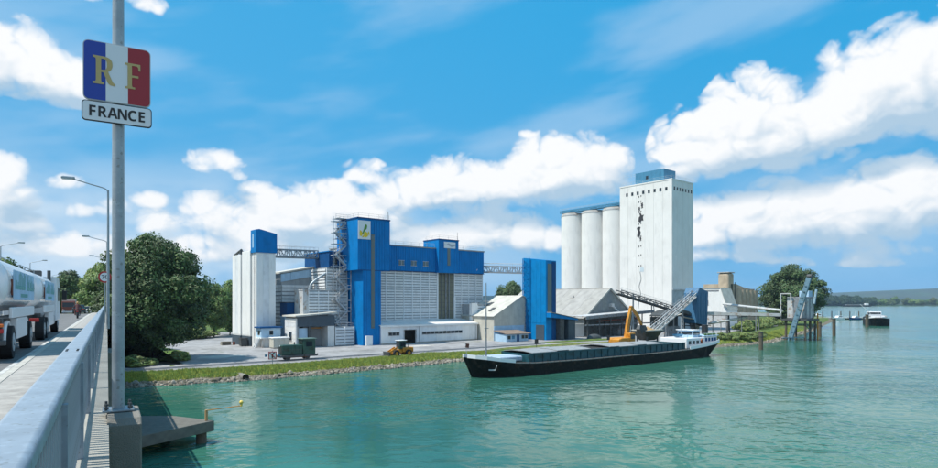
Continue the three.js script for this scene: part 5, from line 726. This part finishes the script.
{
  const p = works(-19.2, 0, 60.9), o = thing('cargo_barge', 'long black cargo barge with teal coaming moored at the quay', 'barge', [p.x, -.42, p.z], WT - .032);
  const st = [[-1.9, .6, .5, .05, 3.85], [-1.1, 1.2, 1.8, .5, 3.75], [.4, 2.3, 2.9, 1.4, 3.55], [2.6, 4.2, 3.8, 2.6, 3.2], [5.5, 6.6, 4.3, 3.7, 2.85], [10, 10.5, 4.5, 4.35, 2.6], [24, 24, 4.5, 4.4, 2.45], [44, 44, 4.5, 4.4, 2.45], [58, 58, 4.5, 4.35, 2.6], [65, 64, 4.4, 3.5, 3.0], [69.5, 66.6, 4.1, 2.2, 3.35], [72.3, 68.2, 3.4, .8, 3.6], [73.4, 68.6, 2.6, .3, 3.65]];
  part(o, 'hull', hullGeo(st, -1.2), M.hull); for (const k of [1, -1]) part(o, 'bow_bulwark', edgeStrip(st, -.05, .55, .12, -3, 5.6, [k]), M.truckWhite, 'white bulwark round the bow'); for (const k of [1, -1]) part(o, 'rubbing_strake', edgeStrip(st, -.14, .04, .16, 5, 60, [k]), mat(.34, .30, .28, { map: 'rust', scale: 3 })); for (const k of [1, -1]) part(o, 'stern_bulwark', edgeStrip(st, -.1, .6, .12, 58, 74, [k]), M.truckWhite);
  part(o, 'coaming', [box(9.5, 57.2, 2.2, 4.0, -3.7, -3.5), box(9.5, 57.2, 2.2, 4.0, 3.5, 3.7), box(9.3, 9.5, 2.2, 4.0, -3.7, 3.7), box(57.2, 57.4, 2.2, 4.0, -3.7, 3.7), box(9.5, 57.2, 4.0, 4.14, 3.45, 3.9), box(9.5, 57.2, 4.0, 4.14, -3.9, -3.45)], M.coaming);
  part(o, 'hold_floor', [box(9.5, 57.2, 2.3, 2.5, -3.5, 3.5)], M.steelDark);
  part(o, 'coaming_stay', Array.from({ length: 24 }, (_, k) => box(10.5 + k * 2, 10.56 + k * 2, 2.5, 3.9, 3.7, 3.84)), M.coaming);
  const cover = (x, w, y) => part(o, 'hatch_cover', [poly([[-3.8, 4.16], [-3.8, 4.26], [-1.6, 4.48], [1.6, 4.48], [3.8, 4.26], [3.8, 4.16], [1.6, 4.36], [-1.6, 4.36]], w).rotateY(Math.PI / 2).translate(x, y, 0)], M.hatch);
  for (let k = 0; k < 5; k++) cover(10 + k * 3.1, 3.02, k === 2 ? .12 : 0); for (let k = 0; k < 6; k++) cover(31 + k * 3.0, 2.92, k % 3 ? 0 : .12);
  for (let k = 0; k < 6; k++) part(o, 'hatch_beam', [box(26 + k * 1.0, 26.2 + k, 3.6, 4.1, -3.5, 3.5)], M.steelDark);
  part(o, 'fore_hatch', [rbox(3.4, 8.8, 2.8, 3.75, -2.6, 2.6, .3, 3)], mat(.42, .52, .62, { map: 'grime', scale: 2, roughness: .7 }), 'pale blue tarpaulin over the foredeck'); part(o, 'windlass', [wheelGeo(.3, 1.4, 1.4, 3.75, 0, 14), box(.9, 1.9, 3.2, 3.7, -.8, .8)], M.steel);
  const a = part(o, 'anchor', [poly([[0, 0], [.25, 0], [.55, 1.1], [.75, 1.1], [.3, -.3], [-1.3, -.3], [-1.3, 0]], .14).scale(.7, .7, 1).rotateY(-.72).translate(1.6, 1.9, 3.3)], M.steelPale);
  part(o, 'foremast', [rod(V(2.6, 3.2, 0), V(2.6, 16.4, 0), .14, 8, .08), rod(V(2.6, 13.2, -.8), V(2.6, 13.2, .8), .06, 6), rod(V(2.2, 8.6, 0), V(3.2, 8.6, 0), .06, 6)], M.steel); part(o, 'flagstaff', [rod(V(-1.6, 4.0, 0), V(-1.9, 6.2, 0), .04, 6)], M.steelPale); part(o, 'flag', [poly([[-1.95, 5.5], [-1.85, 6.2], [-1.1, 6.1], [-1.2, 5.4]], .03)], M.rustRed);
  for (const x of [17.5, 39]) part(o, 'light_board', [rbox(x, x + .9, 5.0, 6.0, -3.4, -3.3, .02), rod(V(x + .45, 4.2, -3.35), V(x + .45, 5, -3.35), .04, 6)], M.black);
  // stern house
  part(o, 'cabin', [rbox(58.4, 66, 2.6, 4.9, -3.4, 3.4, .12)], M.truckWhite); part(o, 'aft_cabin', [rbox(66.2, 72, 3.2, 5.1, -3.0, 3.0, .12)], M.truckWhite); part(o, 'cabin_roof', [rbox(66, 72.4, 5.1, 5.25, -3.3, 3.3, .05)], M.paleBlue);
  for (let k = 0; k < 4; k++) part(o, 'cabin_window', [rbox(66.8 + k * 1.3, 67.6 + k * 1.3, 3.9, 4.7, 3.0, 3.05, .02)], M.navy); for (let k = 0; k < 4; k++) part(o, 'cabin_window', [rbox(59.2 + k * 1.6, 60.2 + k * 1.6, 3.5, 4.3, 3.4, 3.45, .02)], M.glass);
  part(o, 'wheelhouse', [rbox(63.2, 66.2, 4.9, 6.5, -2, 2, .1)], M.paleBlue); part(o, 'wheelhouse_glazing', [box(63.15, 66.25, 5.5, 6.2, -1.8, 1.8), box(63.4, 66, 5.5, 6.2, -2.05, 2.05)], M.glass); part(o, 'wheelhouse_roof', [rbox(62.9, 66.5, 6.5, 6.65, -2.3, 2.3, .05)], M.truckWhite);
  part(o, 'funnel', [rbox(71.2, 72.2, 5.2, 7.6, -.6, .6, .1)], M.black); part(o, 'lifebuoy', [new THREE.TorusGeometry(.35, .09, 8, 20).translate(64.6, 4.2, 3.5)], M.orange); part(o, 'dinghy', [new THREE.SphereGeometry(1, 16, 8, 0, 6.3, Math.PI / 2, Math.PI / 2).scale(1.9, .7, .8).translate(60.2, 5.7, 0)], M.blueLight); part(o, 'stern_mast', [rod(V(61.5, 4.9, 0), V(61.5, 9.6, 0), .06, 6)], M.steelPale); part(o, 'stern_rail', [...[0, 1, 2, 3, 4, 5, 6].map(k => rod(V(58.6 + k * 2.1, 4.9, 3.35), V(58.6 + k * 2.1, 5.8, 3.35), .03, 5)), rod(V(58.6, 5.8, 3.35), V(71.2, 5.8, 3.35), .03, 5)], M.truckWhite); part(o, 'flower_box', [...Array.from({ length: 7 }, (_, k) => new THREE.IcosahedronGeometry(.3, 0).translate(67 + k * .7, 5.5, 2.8))], mat(.05, .12, .03)); part(o, 'rudder', [rbox(71.0, 72.4, -1, 1.2, -.1, .1, .05)], M.yellow);
}
{
  const p = works(285, 0, 34), o = thing('distant_barge', 'dark barge moored far off with white cabin seen from its bow', 'barge', [p.x, 0, p.z], 1.02);
  const st = [[-3, 0, 1.5, .6, 4.4], [-.5, 1.6, 3.8, 2.6, 4.1], [3, 4, 5.2, 4.5, 3.7], [10, 10, 5.6, 5.5, 3.4], [45, 45, 5.6, 5.5, 3.4], [56, 54, 4.6, 2.5, 4.0]];
  part(o, 'hull', hullGeo(st, -1), M.hull); for (const k of [1, -1]) part(o, 'bulwark', edgeStrip(st, 0, .5, .15, -3, 11, [k]), M.truckWhite); part(o, 'hatch_cover', [rbox(9, 40, 3.4, 5.2, -4.4, 4.4, .4)], M.hatch); part(o, 'fore_house', [rbox(3, 8, 3.6, 5.2, -3, 3, .2)], M.truckWhite); part(o, 'wheelhouse', [rbox(42, 48, 3.4, 7.0, -3.6, 3.6, .2)], M.truckWhite); part(o, 'wheelhouse_window', [box(41.92, 42, 5.6, 6.6, -3.2, 3.2)], M.glass); part(o, 'mast', [rod(V(1.5, 4.4, 0), V(1.5, 10.5, 0), .12, 6)], M.signWhite); part(o, 'boom', [rod(V(3, 6, -3), V(1, 11.5, -8), .12, 6)], M.signWhite);
}
{
  const a = V(290, 0, -440), o = thing('pontoon', 'long low pontoon jetty on posts beyond the round tree', 'pontoon', [a.x, 0, a.z], .03);
  part(o, 'deck', [box(-42, 2, .7, 1.3, -3, 3)], M.roofPale); for (let k = 0; k < 7; k++) part(o, 'post', [cyl(.35, 9, -40 + k * 6.7, -3, 3.3, 10)], k % 2 ? M.wood : M.steelDark); for (let k = 0; k < 6; k++) part(o, 'float', [box(-40 + k * 7, -36 + k * 7, -.4, .68, -2.6, 2.6)], M.steelDark); part(o, 'rail', [rod(V(-42, 2.3, 2.9), V(2, 2.3, 2.9), .08, 5)], M.signWhite);
  const boat = (label, dx, dz, s, m) => { const q = V(a.x + dx, 0, a.z + dz), b = thing('motor_boat', label, 'boat', [q.x, 0, q.z], .3, 'small boats moored at the pontoon'); b.scale.setScalar(s * .8); const st = [[-4.6, -3.6, .2, .05, 1.5], [-3, -2.4, 1.1, .6, 1.3], [0, 0, 1.5, 1.2, 1.1], [4, 3.8, 1.4, 1.1, 1.0]]; part(b, 'hull', hullGeo(st, -.4), m); part(b, 'cabin', [poly([[-1.6, 1.0], [2.4, 1.0], [2.2, 2.3], [-.6, 2.3]], 2, .05).translate(0, 0, -1)], M.truckWhite); part(b, 'window', [box(-.4, 1.9, 1.6, 2.0, 1.05, 1.09)], M.glass); part(b, 'mast', [rod(V(.6, 2.3, 0), V(.6, 5.2, 0), .06, 5)], M.signWhite); };
  boat('white motor boat at the landward end of the pontoon', -25, 9, 1.5, M.truckWhite); boat('white motor boat with navy hull in the middle of the pontoon', -13, 9, 1.4, M.navy); boat('white motor boat at the outer end of the pontoon', -2, 9, 1.6, M.truckWhite); boat('white boat lying behind the pontoon near the tree', -12, -40, 1.8, M.truckWhite);
}
{ const far = (label, x, z, L, m) => { const o = thing('far_barge', label, 'barge', [x, 0, z], -.06, 'vessels along the far shore'); part(o, 'hull', [rbox(-L / 2, L / 2, -.5, 4, -5, 5, 1)], m); part(o, 'cabin', [rbox(L * .3, L * .42, 4, 9, -4, 4, .5)], M.truckWhite); part(o, 'hatch', [rbox(-L * .42, L * .25, 4, 5.6, -4, 4, .3)], M.hatch); }; far('tiny dark barge below the far wood', 1060, -1640, 70, M.hull); }
// ---------------------------------------------------------------- machines on the quay
{
  const B = build('excavator', 'yellow excavator reaching over the quay hopper', 'excavator', 43, 47);
  B.add('undercarriage', [rbox(39.6, 44.6, 0, .85, 45.0, 45.7, .3, 3), rbox(39.6, 44.6, 0, .85, 48.2, 48.9, .3, 3), box(41, 43.2, .4, .9, 45.6, 48.3)], M.steelDark); B.add('body', [rbox(38.8, 43.6, .95, 2.6, 45.2, 48.8, .25, 3)], M.yellow); B.add('counterweight', [rbox(38.2, 39.6, 1.0, 2.4, 45.3, 48.7, .4, 3)], M.yellow); B.add('cab', [rbox(42.4, 44.6, 1.0, 3.7, 47.4, 48.9, .12)], M.yellow); B.add('cab_window', [box(42.7, 44.3, 2.2, 3.4, 48.9, 48.95), box(44.6, 44.65, 2.0, 3.4, 47.6, 48.7)], M.glass);
  B.add('boom', [poly([[43.2, 1.8], [44.1, 1.8], [45.2, 6], [46.2, 10.2], [45.8, 10.5], [44.4, 7.0]], .6, .03).translate(0, 0, 46.3)], M.yellow); B.add('stick', [poly([[45.5, 10.3], [46.2, 10.5], [49.2, 8.1], [50.8, 5.6], [50.4, 5.3], [48.7, 7.6]], .45, .03).translate(0, 0, 46.4)], M.yellow); B.add('cylinder', [rod(V(44.6, 2.6, 46.1), V(45.3, 6.8, 46.1), .14, 8), rod(V(45.9, 9.6, 46.2), V(48.4, 8.8, 46.2), .12, 8)], M.steelPale); B.add('grab', [poly([[49.9, 5.4], [51.4, 5.4], [52.2, 4.4], [51.4, 3.2], [50.7, 3.9], [49.9, 3.2], [49.1, 4.4]], 1.3, .04).translate(0, 0, 46.0)], M.steelDark);
}
{
  const B = build('wheel_loader', 'small yellow wheel loader with bucket lowered on the service road', 'wheel loader', -14.6, 31.2), X = -14.6, Z = 31.2;
  for (const x of [-1.5, 1.6]) for (const z of [-.95, .95]) { const w = B.add('wheel', [wheelGeo(.72, .5, X + x, .72, Z + z, 22)], M.rubber); B.add('rim', [wheelGeo(.38, .54, X + x, .72, Z + z, 14)], M.yellow, w); }
  B.add('rear_body', [rbox(X + .3, X + 3.0, .85, 1.9, Z - .85, Z + .85, .2, 3)], M.yellow); B.add('front_frame', [rbox(X - 2.0, X + .4, .7, 1.5, Z - .6, Z + .6, .12)], M.yellow); B.add('cab', [rbox(X - .5, X + 1.1, 1.6, 3.3, Z - .7, Z + .7, .1)], M.green); B.add('cab_window', [box(X - .3, X + .9, 2.1, 3.1, Z + .7, Z + .74), box(X - .54, X - .5, 2.0, 3.1, Z - .6, Z + .6)], M.glass); B.add('cab_roof', [rbox(X - .7, X + 1.3, 3.3, 3.45, Z - .85, Z + .85, .05)], M.truckWhite); B.add('lift_arm', [bar(V(X - 1.0, 1.9, Z - .5), V(X - 3.3, .7, Z - .5), .18, .35), bar(V(X - 1.0, 1.9, Z + .5), V(X - 3.3, .7, Z + .5), .18, .35)], M.yellow); B.add('bucket', [poly([[-4.5, .08], [-3.1, .08], [-3.0, .5], [-3.3, 1.15], [-3.45, 1.1], [-3.35, .35], [-4.5, .16]], 2.3).translate(X, 0, Z - 1.15)], M.steelDark); B.add('hood_light', [rbox(X - 1.3, X - 1.1, 1.6, 1.95, Z + .4, Z + .6, .03)], M.orange); B.add('exhaust', [cyl(.07, .8, X + 1.9, 1.9, Z + .3, 8)], M.steelDark);
}
{
  const R = build('railway_track', 'pair of railway rails laid along the quay road', 'railway track', -20, 25.2); for (const z of [24.5, 25.93]) R.add('rail', [box(-75, 36, .03, .16, z - .035, z + .035)], M.steel);
  const L = build('shunting_locomotive', 'small dark green shunting locomotive on the quay track', 'locomotive', -35, 25.2), Z = 25.2;
  L.add('frame', [rbox(-38.8, -31.2, .75, 1.15, Z - 1.3, Z + 1.3, .05)], M.steelDark); L.add('bonnet', [rbox(-38.3, -34.1, 1.15, 3.1, Z - .95, Z + .95, .12, 3)], M.green); for (let k = 0; k < 5; k++) L.add('bonnet_door', [rbox(-38.0 + k * .78, -37.3 + k * .78, 1.4, 2.8, Z + .95, Z + 1.0, .02)], M.green);
  L.add('cab', [rbox(-34.05, -31.5, 1.15, 4.1, Z - 1.25, Z + 1.25, .1)], M.green); L.add('cab_roof', [rbox(-34.3, -31.2, 4.1, 4.3, Z - 1.35, Z + 1.35, .08)], mat(.10, .17, .15)); L.add('cab_window', [box(-33.5, -32.2, 2.7, 3.7, Z + 1.25, Z + 1.29)], M.glass); L.add('cab_window', [box(-34.12, -34.05, 3.2, 3.8, Z - .9, Z + .9)], M.glass); for (const x of [-39.1, -30.9]) for (const z of [-.8, .8]) L.add('buffer', [wheelGeo(.22, .12, 0, 0, 0, 14).rotateY(Math.PI / 2).translate(x, 1.0, Z + z), rod(V(x, 1, Z + z), V(x + (x < -35 ? .4 : -.4), 1, Z + z), .08, 8)], M.steelDark); for (const x of [-37, -33]) for (const z of [-.75, .75]) L.add('wheel', [wheelGeo(.5, .14, x, .66, Z + z, 20)], M.steelDark); L.add('side_rod', [box(-37, -33, .6, .75, Z + .84, Z + .9)], M.rustRed); L.add('handrail', [rod(V(-38.5, 1.2, Z + 1.25), V(-38.5, 2.2, Z + 1.25), .03, 5), rod(V(-38.5, 2.2, Z + 1.25), V(-34.2, 2.2, Z + 1.25), .03, 5)], M.steelDark); L.add('grille', Array.from({ length: 7 }, (_, k) => box(-38.36, -38.3, 1.5 + k * .2, 1.6 + k * .2, Z - .7, Z + .7)), M.steelDark); L.add('exhaust', [cyl(.12, .5, -35.4, 3.1, Z, 10)], M.steelDark); L.add('headlight', [wheelGeo(.14, .1, 0, 0, 0, 12).rotateY(Math.PI / 2).translate(-38.4, 2.95, Z)], M.lampGlass);
}
{
  const B = build('waterway_sign', 'square white waterway sign with red border and black mark on the bank', 'sign', -41.9, 30.4), q = .45; const f = g => g.rotateY(-.35).translate(-41.9, 0, 30.4);
  B.add('post', [f(rod(V(0, 0, -.1), V(0, 2.6, -.1), .06, 8))], M.galv); B.add('board', [f(rbox(-.72, .72, .95, 2.4, -.04, .0, .02))], M.red); B.add('face', [f(box(-.58, .58, 1.09, 2.26, 0, .01))], M.signWhite); B.add('mark', [f(poly([[-.15, 1.2], [.1, 1.2], [.1, 1.8], [.4, 2.2], [.25, 2.28], [-.15, 1.85]], .01).translate(0, 0, .012))], M.black); B.add('diagonal', [f(bar(V(-.5, 2.2, .03), V(.5, 1.15, .03), .012, .14))], M.red); for (const s of [-1, 1]) B.add('side_plate', [f(box(s * 1.15 - .2, s * 1.15 + .2, 1.45, 1.9, -.03, .0)), f(rod(V(0, 1.7, -.08), V(s * 1.15, 1.7, -.08), .03, 6))], M.blueLight);
}
{
  const o = bridgeSite('navigation_light', 'yellow navigation lamp on a long arm at the pier nose', 'navigation light', 58.8, 1.98, 7.7);
  part(o, 'post', [cyl(.13, .95, 0, 0, 0, 12)], M.grain); const d = V(.5, 0, 3.1); part(o, 'arm', [rod(V(0, .9, 0), V(d.x, .98, d.z), .04, 8)], M.yellow); part(o, 'lamp', [new THREE.SphereGeometry(.19, 14, 10).translate(d.x, 1.3, d.z), cyl(.1, .3, d.x, .92, d.z, 12)], mat(.8, .6, .12, { roughness: .3 }));
}
for (const [x, z, lab] of [[-50.5, 32.6, 'round dark outfall pipe in the stone bank left of the waterway sign']]) { const B = build('outfall_pipe', lab, 'pipe', x, 38.6, null, 0); B.add('pipe', [new THREE.CylinderGeometry(.55, .55, 4.4, 20, 1, true).rotateX(Math.PI / 2).translate(x, .5, 38.6)], M.concreteOld); }

// ---------------------------------------------------------------- trees
function leafMat(r, g, b) { return new THREE.MeshPhysicalMaterial({ color: lin(r, g, b), roughness: .75, transmission: .28, thickness: 0, vertexColors: true, side: THREE.DoubleSide }); }
const LEAF = [leafMat(.062, .120, .032), leafMat(.115, .20, .05), leafMat(.065, .125, .042), leafMat(.17, .24, .07)];
function crownGeo(seed, R, H, low, nLobes, nLeaves, size, lobeR) {     // leaves on many small lobes filling an egg-shaped envelope
  const r = rng(seed), lobes = [], pos = new Float32Array(nLeaves * 18), col = new Float32Array(nLeaves * 18), ctr = (low + H) / 2, hh = (H - low) / 2;
  while (lobes.length < nLobes) { const u = r() * 2 - 1, a = r() * 6.283, q = Math.pow(r(), .42), w = Math.sqrt(1 - u * u); const lr = lobeR * (.55 + r() * .75), k = q * (1 - .5 * lr / R); const taper = u < 0 ? 1 - .12 * u * u : 1 - .18 * u; lobes.push([Math.cos(a) * w * R * k * taper, ctr + u * hh * k, Math.sin(a) * w * R * k * taper, lr, .65 + r() * .75]); }
  const n = V(), t = V(), b = V(), c = V();
  for (let i = 0; i < nLeaves; i++) {
    const L = lobes[Math.floor(r() * nLobes)], u = r() * 2 - 1, a = r() * 6.283, w = Math.sqrt(1 - u * u), d = L[3] * (.55 + .72 * Math.pow(r(), .8));
    n.set(Math.cos(a) * w, u * .8, Math.sin(a) * w); c.set(L[0] + n.x * d, L[1] + n.y * d * .9, L[2] + n.z * d); n.x += (r() - .5) * 1.5; n.y += (r() - .5) * 1.5 + .25; n.z += (r() - .5) * 1.5; n.normalize(); t.set(r() - .5, r() - .5, r() - .5).cross(n).normalize(); b.crossVectors(n, t);
    const s = size * (.6 + r() * .8), A = [c.x - t.x * s, c.y - t.y * s, c.z - t.z * s], B = [c.x + b.x * s * .62, c.y + b.y * s * .62 - s * .1, c.z + b.z * s * .62], C = [c.x + t.x * s, c.y + t.y * s, c.z + t.z * s], D = [c.x - b.x * s * .62, c.y - b.y * s * .62 - s * .1, c.z - b.z * s * .62];
    pos.set([...A, ...B, ...C, ...A, ...C, ...D], i * 18); const g = L[4] * (.75 + r() * .5), y = .8 + r() * .5; for (let k = 0; k < 6; k++) col.set([g * y, g, g * .9], i * 18 + k * 3);
  }
  const g = new THREE.BufferGeometry(); g.setAttribute('position', new THREE.BufferAttribute(pos, 3)); g.setAttribute('color', new THREE.BufferAttribute(col, 3)); g.computeVertexNormals(); return { g, lobes };
}
function trunkGeo(seed, H, r0, lobes, nb) {
  const r = rng(seed + 1), g = [], top = H * .62, mid = V((r() - .5) * r0 * 2, top * .5, (r() - .5) * r0 * 2), end = V((r() - .5) * r0 * 3, top, (r() - .5) * r0 * 3), c = new THREE.CatmullRomCurve3([V(0, -.4, 0), V(0, .3, 0), mid, end]);
  const seg = 8; let pts = c.getPoints(seg); for (let i = 0; i < seg; i++) g.push(rod(pts[i], pts[i + 1], r0 * (1 - i / seg * .7), 9, r0 * (1 - (i + 1) / seg * .7)));
  for (let k = 0; k < nb; k++) { const L = lobes[Math.floor(r() * lobes.length)], f = .25 + .6 * r(), s = c.getPoint(f), e = V(L[0], L[1], L[2]), m = s.clone().lerp(e, .5).add(V(0, -.06 * H * r(), 0)), br = r0 * (1 - f * .7) * .45; g.push(rod(s, m, br, 6, br * .6), rod(m, e, br * .6, 5, br * .15)); }
  return join(g);
}
function makeTree(name, seed, R, H, low, nLobes, nLeaves, size, lobeR, leaf, bark = true) {
  const { g, lobes } = crownGeo(seed, R, H, low, nLobes, nLeaves, size, lobeR), o = new THREE.Group(); o.name = name;
  if (bark) part(o, 'trunk', trunkGeo(seed, H, Math.max(.12, H * .018), lobes, 12), M.bark); const c = shade(new THREE.Mesh(g, leaf)); c.name = 'crown'; o.add(c); return o;
}
function plant(proto, name, label, category, x, z, y, sx, sy, turn, group, leaf) { const o = proto.clone(); o.name = numbered(name); o.position.set(x, y, z); o.scale.set(sx, sy, sx); o.rotation.y = turn; tag(o, label, category, group); if (leaf) o.children[o.children.length - 1].material = leaf; scene.add(o); return o; }
const bigA = makeTree('tree', 101, 11.6, 25, .8, 230, 105000, .27, 2.3, LEAF[0]), genA = makeTree('tree', 202, 6.6, 16, 1.5, 90, 30000, .27, 1.6, LEAF[1]), genB = makeTree('tree', 303, 5.4, 17, 1.8, 80, 28000, .27, 1.5, LEAF[2]), genC = makeTree('tree', 404, 7.4, 14, 1.4, 100, 32000, .27, 1.6, LEAF[1]), round2 = makeTree('tree', 505, 15.5, 30, 1.5, 260, 80000, .45, 2.9, LEAF[2]), bush = makeTree('bush', 606, 2.4, 3.0, .1, 18, 5000, .2, .9, LEAF[3], false);
plant(bigA, 'tree', 'huge dense round tree beside the bridge at the water end', 'tree', -62, -118, GROUND, .98, 1.0, .4);
plant(round2, 'tree', 'big round dark tree behind the jetty crane', 'tree', 163, -302, GROUND, 1, 1, 1, 'trees along the bank');
const wood = 'trees behind the works', T3 = (p, lab, px, dist, h, w, turn, leaf, grp = wood) => { const x = (px - 469) / 600 * dist, H0 = p === genA ? 16 : p === genB ? 17 : 14, R0 = p === genA ? 6.6 : p === genB ? 5.4 : 7.4; plant(p, 'tree', lab, 'tree', x, -dist, GROUND, w / R0, h / H0, turn, grp, leaf); };
T3(genA, 'mid green tree just right of the huge tree', 214, 196, 17.5, 6.6, 0, LEAF[1]); T3(genC, 'lighter tree beside the leftmost white silo block', 230, 208, 18.5, 7.6, 1.3, LEAF[1]); T3(genB, 'narrow dark tree between huge tree and white silo', 203, 230, 19.5, 6.6, 2.2, LEAF[2]); T3(genA, 'tree peeping between the capped tower and the clad block', 279, 235, 18, 6.5, 3, LEAF[2]); T3(genC, 'tree top showing above the cream warehouse roof', 512, 262, 20, 9, .6, LEAF[2]); T3(genA, 'tree behind the left edge of the huge tree near the mast', 112, 140, 20, 7, 1.9, LEAF[1]); T3(genC, 'pale green tree at the roadside left of the mast', 101, 165, 21.5, 7, 4, LEAF[3]); T3(genB, 'tall dark roadside tree left of the far lorry', 69, 178, 21, 6, 2.8, LEAF[2]); T3(genA, 'dark roadside tree farther along the road', 62, 205, 22, 6.5, .9, LEAF[0]); T3(genC, 'bright treetops beyond the far end of the road', 86, 300, 17, 9, 5, LEAF[1]); T3(genA, 'treetop above the rear of the tanker truck', 8, 120, 20.2, 6.5, 2, LEAF[2]); T3(genB, 'treetop at the left picture edge behind the tanker', -14, 112, 21, 7, 1, LEAF[1]);
T3(genA, 'distant tree under the road end beside the pale treetops', 96, 230, 18, 7, 1.1, LEAF[1]);
const ORD = ['first', 'second', 'third', 'fourth', 'fifth', 'sixth', 'seventh', 'eighth', 'ninth', 'tenth'];
const bushes = (lab, pts) => pts.map(([x, z, s, sy]) => [works(x, 0, z), s, sy]).sort((a, b) => a[0].x / -a[0].z - b[0].x / -b[0].z).forEach(([p, s, sy], i) => plant(bush, 'bush', ORD[i] + ' from the left, ' + lab, 'bush', p.x, p.z, GROUND - .15, s, sy, i * 1.7, lab));
bushes('green bush on the bank below the pipe gallery', [[88, 49, .8, .8], [92, 50, 1, .7], [97, 51, 1.1, .8], [102, 51.5, .9, .6], [107, 51, 1, .7], [112, 49.5, .8, .6], [118, 47, .9, .7], [72, 48, .8, .7], [76, 48.6, .9, .6]]);
bushes('green bush in the hedge behind the gallery trestles', [[150, 26, 1.6, 1.3], [158, 24, 1.7, 1.4], [167, 22, 1.6, 1.2], [176, 20, 1.8, 1.3], [186, 18, 1.7, 1.4], [196, 15, 1.8, 1.3], [206, 12, 1.8, 1.3], [218, 8, 2, 1.4], [232, 4, 2, 1.5], [250, -4, 2.2, 1.6]]);
bushes('low shrub at the foot of the huge tree', [[-66, 16, 1.4, .8], [-62, 18, 1.3, .7], [-70, 22, 1.5, .9], [-54, 13, 1.1, .7], [-74, 30, 1.4, .9], [-72, 35, 1.2, .7]]);
bushes('clipped green hedge bush left of the white silo blocks', [[-33, -60, 2.2, 1.2], [-28, -63, 2.3, 1.2], [-38, -56, 2.2, 1.1], [-43, -50, 2, 1]]);
// far woods across the water: read as one mass
{
  const clump = crownGeo(909, 9, 15, .5, 30, 1500, 1.1, 3.4).g, r = rng(66), far = [], mid = [];
  for (let k = 0; k < 520; k++) { const x = -200 + r() * 3000, z = 1865 + x * .06 + Math.pow(r(), 2) * 240, s = .8 + r() * .8; far.push([x, 1.5, -z, 0, r() * 6, 0, s, s * (.75 + r() * .55), s]); }
  for (let k = 0; k < 260; k++) { const t = r(), z = 1905 + r() * 160, x = (.585 + t * .09) * z, s = 1.1 + (1 - t) * .9 * r() + .3 * r(); mid.push([x, 2, -z, 0, r() * 6, 0, s, s * (.8 + r() * .5), s]); }
  const q = rng(67), pale = () => { const d = q(); return d < .3 ? [1.7, 1.6, 1.4] : [.8 + q() * .4, .8 + q() * .4, .8 + q() * .3]; };
  const noC = clump.clone(); noC.deleteAttribute('color'); const fm = new THREE.MeshStandardMaterial({ color: lin(.10, .16, .055), roughness: .9, side: THREE.DoubleSide });
  stuffOf('far_wood', 'far wood along the opposite shore below the blue hills', 'woodland', noC, fm, far, pale); stuffOf('middle_wood', 'darker wood on the bend of the bank behind the pontoon', 'woodland', noC, new THREE.MeshStandardMaterial({ color: lin(.035, .07, .03), roughness: .9, side: THREE.DoubleSide }), mid, () => { const g = .8 + q() * .4; return [g, g, g]; });
}
scene.fog = new THREE.FogExp2(new THREE.Color().setRGB(.50, .74, 1.0), .00008);
renderer.render(scene, camera);
